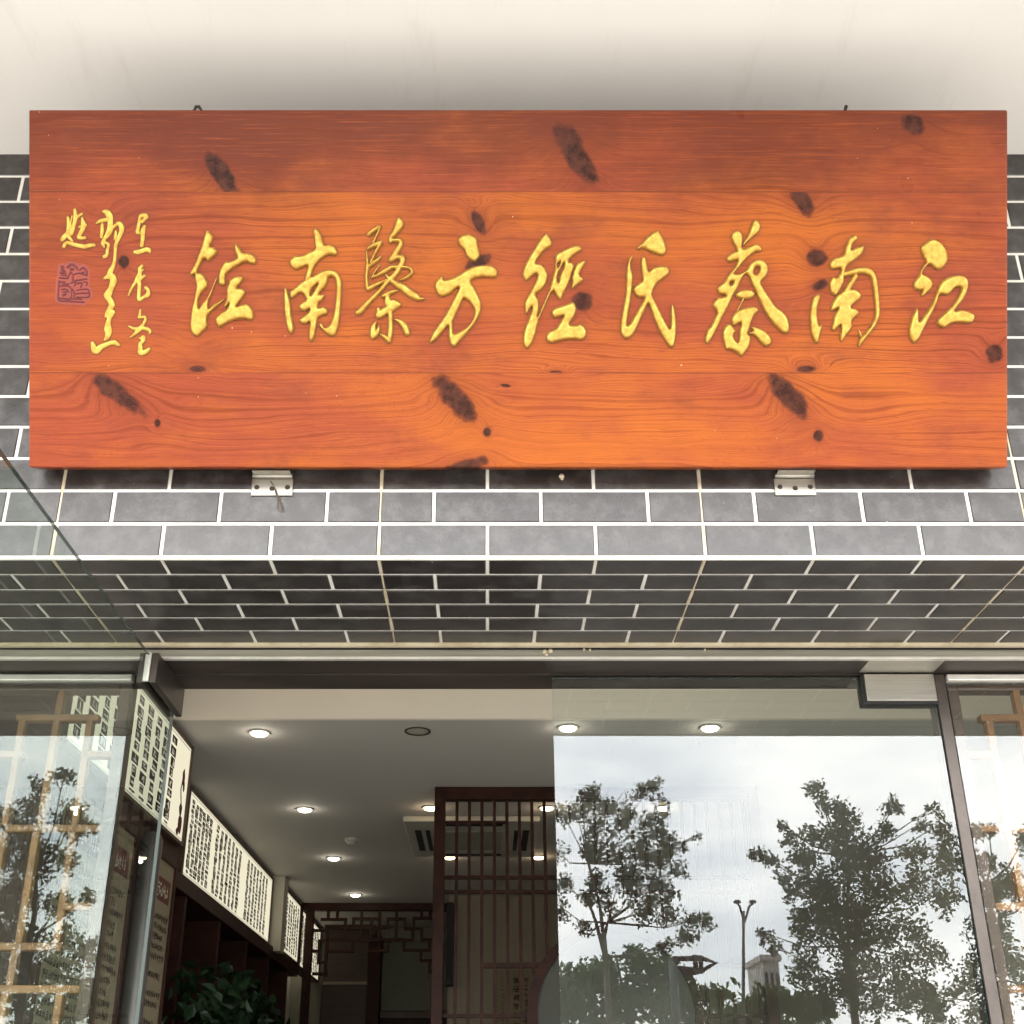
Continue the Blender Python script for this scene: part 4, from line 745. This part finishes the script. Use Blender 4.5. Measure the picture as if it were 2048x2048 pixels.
t = empty("back_door", (-.5, 8.72, .134), "plain grey green door at the back of the shop", "door")
p0, p1, p2 = g_(600, 1300), g_(1040, 1300), g_(600, 1830); b = MB(); b.box(p0.x, -.245, 8.70, 8.745, p2.z, p0.z); b.build("upper_leaf", simple("door_green", (.16,.165,.13), .7), t, .004)
b = MB(); b.box(p0.x, -.245, 8.69, 8.745, p2.z-.05, p2.z-.002); b.build("mid_rail", M['frame'], t, .003)
b = MB(); b.box(p0.x, -.245, 8.70, 8.745, .14, p2.z-.052); b.build("lower_leaf", M['cabinet'], t, .003)
# ------------------------------------------------------------------ across the street (seen as reflections in the glass)
YV = 2*YD
def mir(px, py, dv):
    q = at_y(px, py, dv); return Vector((q.x, YV-q.y, q.z))
M['bark'] = simple("bark", (.085,.065,.05), .9, var=.3, scale=30, bump=.4)
LEAF = [leaf_mat("leaf_dark", (.025,.045,.018), (.05,.075,.028)), leaf_mat("leaf_green", (.05,.09,.025), (.09,.14,.04)), leaf_mat("leaf_mid", (.035,.06,.02), (.065,.10,.032))]
def tree(label, dv, base_px, fork, clumps, leaf, per, mat, stems=3, cat="tree", thick=.07):
    base = mir(base_px, 2060, dv); base.z = .13
    t = empty("street_tree", base, label, cat, "trees across the street")
    b = MB(); tr = MB(); fk = mir(*fork, dv)
    tr.tube([base-Vector((0,0,.1)), base+Vector((.02,0,.8)), fk-Vector((0,0,.02))], [thick*1.25, thick, thick*.8], 10)
    pts = []
    for x, y, r_ in clumps:
        c_ = mir(x, y, dv); rr_ = r_*dv*1.0/F; c_.y += random.uniform(-.55,.55)*(.5+rr_); pts.append((c_, rr_))
    hubs = [fk+Vector((random.uniform(-.16,.16)*(1+.5*i), random.uniform(-.2,.2), .4+.38*i)) for i in range(stems)]
    for h_ in hubs: tr.tube([fk-Vector((0,0,.05)), (fk+h_)/2+Vector((random.uniform(-.05,.05),0,.05)), h_], [thick*.6, thick*.45, thick*.35], 8)
    for c_, rr_ in pts:
        up = [h_ for h_ in hubs+[fk] if h_.z < c_.z+.1] or [fk]; h_ = min(up, key=lambda q: (q-c_).length)
        mid = h_.lerp(c_, .55)+Vector((random.uniform(-.08,.08), random.uniform(-.08,.08), -.06)); tr.tube([h_, mid, c_+Vector((0,0,rr_*.4))], [thick*.28, thick*.16, .004], 5)
        for _ in range(3):
            e = c_+Vector((random.uniform(-1,1), random.uniform(-1,1), random.uniform(-.2,1)))*rr_*1.1; tr.tube([mid.lerp(c_, .7), e], [.006, .002], 4)
        for _ in range(max(6, int(15*rr_/.2))):
            d_ = Vector(rng.normal(size=3)); d_.normalize(); sub = c_+d_*rr_*random.uniform(.25,1.05)
            leafcloud(b, sub, rr_*.42+.03, max(5, int(per*rr_)), leaf, 0, .6, .5)
    tr.build("trunk", M['bark'], t, smooth=True); b.build("crown", mat, t); return t
TA = [(1165,1600,30),(1200,1580,22),(1225,1605,32),(1250,1640,34),(1150,1640,26),(1190,1660,30),(1282,1588,26),(1305,1572,18),(1325,1612,22),(1300,1640,30),(1285,1690,38),(1230,1700,34),(1180,1710,34),(1322,1660,24),(1338,1690,30),(1300,1730,40),(1245,1752,24),(1200,1760,30),(1180,1790,26),(1270,1780,38),(1312,1770,30),(1362,1698,12),(1385,1686,8),(1352,1745,20),(1332,1790,28),(1290,1822,34),(1210,1812,24),(1342,1842,24),(1380,1852,20),(1405,1846,18),(1370,1880,22),(1330,1892,24),(1170,1850,20),(1122,1640,22),(1115,1700,24),(1130,1760,24),(1112,1820,26)]
tree("slender small leaved tree reflected in the left half of the closed glass door", 15.0, 1214, (1213,1915), [(x,y,q*.95) for x,y,q in TA], .052, 120, LEAF[0], thick=.045)
TB = [(1640,1558,24),(1652,1590,22),(1682,1610,28),(1705,1640,36),(1570,1650,16),(1590,1670,20),(1622,1662,26),(1662,1672,40),(1722,1690,46),(1772,1620,20),(1800,1610,12),(1792,1652,26),(1852,1630,16),(1832,1660,18),(1890,1650,26),(1905,1690,28),(1620,1702,26),(1600,1722,30),(1512,1710,18),(1532,1726,18),(1556,1766,20),(1572,1792,22),(1642,1742,42),(1702,1742,50),(1762,1722,40),(1822,1722,36),(1882,1732,32),(1642,1800,50),(1702,1800,56),(1762,1790,46),(1822,1782,42),(1882,1790,36),(1602,1832,30),(1642,1862,46),(1702,1872,50),(1762,1852,42),(1832,1852,36),(1592,1880,26),(1622,1932,40),(1692,1942,46),(1752,1932,42),(1822,1922,36),(1882,1902,32),(1522,1882,18),(1548,1898,16),(1640,1990,46),(1710,2000,46),(1790,1990,46),(1860,1980,40)]
tree("dense dark tree reflected in the right half of the closed glass door", 15.4, 1706, (1702,1960), [(x,y,q*.95) for x,y,q in TB], .060, 100, LEAF[0], 4, thick=.06)
TC = [(20,1640,34),(48,1608,26),(100,1590,22),(140,1568,22),(132,1620,30),(152,1662,34),(62,1680,40),(22,1720,36),(100,1722,40),(142,1732,26),(182,1650,16),(168,1792,18),(50,1780,44),(100,1800,34),(-20,1900,50),(30,1960,54),(100,1940,50),(170,1900,34),(190,1980,44),(120,2010,50),(40,2040,54),(230,1960,30),(0,1800,44),(40,1860,44),(120,1870,30),(-40,1700,40),(-60,1780,50)]
tree("bushy tree reflected in the left side window behind the lattice", 15.2, 50, (50,1930), TC, .06, 110, LEAF[2], 3)
TD = [(1950,1660,24),(1992,1650,20),(1962,1722,38),(1972,1792,34),(2032,1690,26),(2042,1762,36),(1960,1860,34),(2030,1850,40),(2000,1920,40),(1940,1960,40),(1900,2010,44),(1970,2030,50),(2050,1960,50),(2070,1800,40)]
tree("leafy tree reflected in the right side window", 15.8, 2010, (2005,1960), TD, .06, 110, LEAF[0], 3)
TE = [(1150,1960,40),(1210,1950,40),(1270,1930,36),(1320,1950,40),(1370,1970,36),(1180,2010,44),(1250,2000,44),(1310,2010,44),(1380,2020,40),(1430,1990,30),(1130,2020,40)]
tree("pale green rounded tree behind the slender one, low in the closed door", 24, 1260, (1260,2040), TE, .13, 42, LEAF[1], 3)
TG = [(1470,2030,24),(1510,2010,26),(1550,2000,28),(1600,2010,30),(1640,2020,30),(1480,2060,30),(1540,2050,30),(1600,2060,30),(1430,2040,26)]
tree("low green tree in front of the pale tower, low in the closed door", 30, 1545, (1545,2090), TG, .15, 40, LEAF[1], 3)
# street lamp
dv = 26; bp = mir(1478, 2100, dv); bp.z = .01; tp = mir(1486, 1822, dv)
t = empty("street_lamp", bp, "grey twin headed street lamp reflected between the two trees", "street lamp"); M['pole'] = simple("lamp_pole", (.04,.04,.045), .5, .4)
b = MB(); b.tube([bp, (bp.x, bp.y, 2), tp], [.06,.045,.03], 12); b.build("pole", M['pole'], t, smooth=True)
for dx_ in (-.12, .22):
    b = MB(); b.tube([tp-Vector((0,0,.25)), tp+Vector((dx_*.6,0,.1)), tp+Vector((dx_,0,.16))], .025, 8); b.build("arm", M['pole'], t, smooth=True)
    b = MB(); b.lathe([(.001,.06),(.05,.055),(.085,.02),(.08,-.01),(.001,-.02)], tp+Vector((dx_,0,.18)), 16); b.build("lamp_head", M['pole'], t, smooth=True)
# tapered steel frame
dv = 20; t = empty("steel_gantry", (mir(1360, 2060, dv).x, mir(1360, 2060, dv).y, .01), "dark tapered steel frame poking out beside the slender tree", "gantry")
pt = [mir(x_, y_, dv) for x_, y_ in ((1345,1918),(1400,1916),(1430,1926),(1402,1942),(1345,1950))]
b = MB(); b.tube(pt, .045, 8); b.tube([mir(1352,1936,dv), mir(1398,1940,dv)], .04, 8); b.tube([pt[1], pt[3]], .04, 8); b.tube([mir(1388,1910,dv), mir(1392,1945,dv)], .04, 8); b.build("boom", M['pole'], t, smooth=True)
b = MB(); b.tube([(pt[0].x, pt[0].y, 0), pt[0]], .07, 10); b.build("mast", M['pole'], t, smooth=True)
# far tower blocks
def tower(px0, px1, ptop, dv, label, mat, nx, nz):
    a, c_ = mir(px0, ptop, dv), mir(px1, ptop, dv); h = a.z; t = empty("tower_block", ((a.x+c_.x)/2, a.y, 0), label, "building", None)
    b = MB(); b.box(a.x, c_.x, a.y-8, a.y, 0, h); w_ = b.build("wall", mat, t); b = MB(); b.box(a.x-.3, c_.x+.3, a.y-8.3, a.y+.3, h, h+.6); b.build("roof", mat, t)
    for i in range(nx):
        for j in range(nz):
            x_ = a.x+(c_.x-a.x)*(i+.25)/nx; xx = a.x+(c_.x-a.x)*(i+.75)/nx; z_ = h-1.2-j*3
            b = MB(); b.box(x_, xx, a.y+.004, a.y+.05, z_-1.5, z_); b.build("window", M['glasswin'], t)
M['glasswin'] = simple("far_window", (.05,.055,.06), .2); M['tw1'] = simple("pale_render", (.55,.54,.51), .8, var=.05, scale=.3); M['tw2'] = simple("grey_render", (.28,.28,.28), .8, var=.05, scale=.3)
tower(1524, 1556, 1922, 130, "white tower block with small windows beyond the trees", M['tw1'], 3, 4)
# far belt of trees closing the view
b = MB()
for i in range(700):
    x_ = random.uniform(-60, 60); y_ = -42+random.uniform(-5,5); h_ = 5.0+1.1*math.sin(x_*.21+1)+.8*math.sin(x_*.57+1)+(1.6 if x_ < -6 else 0); leafcloud(b, (x_, y_, max(.8, h_)*random.uniform(.1,1)), (1.4,1.2,.9), 34, .34, 0, .7, .4)
tag(b.build("far_woods", LEAF[1]), "far off belt of green trees beyond the street", "trees", kind='stuff')
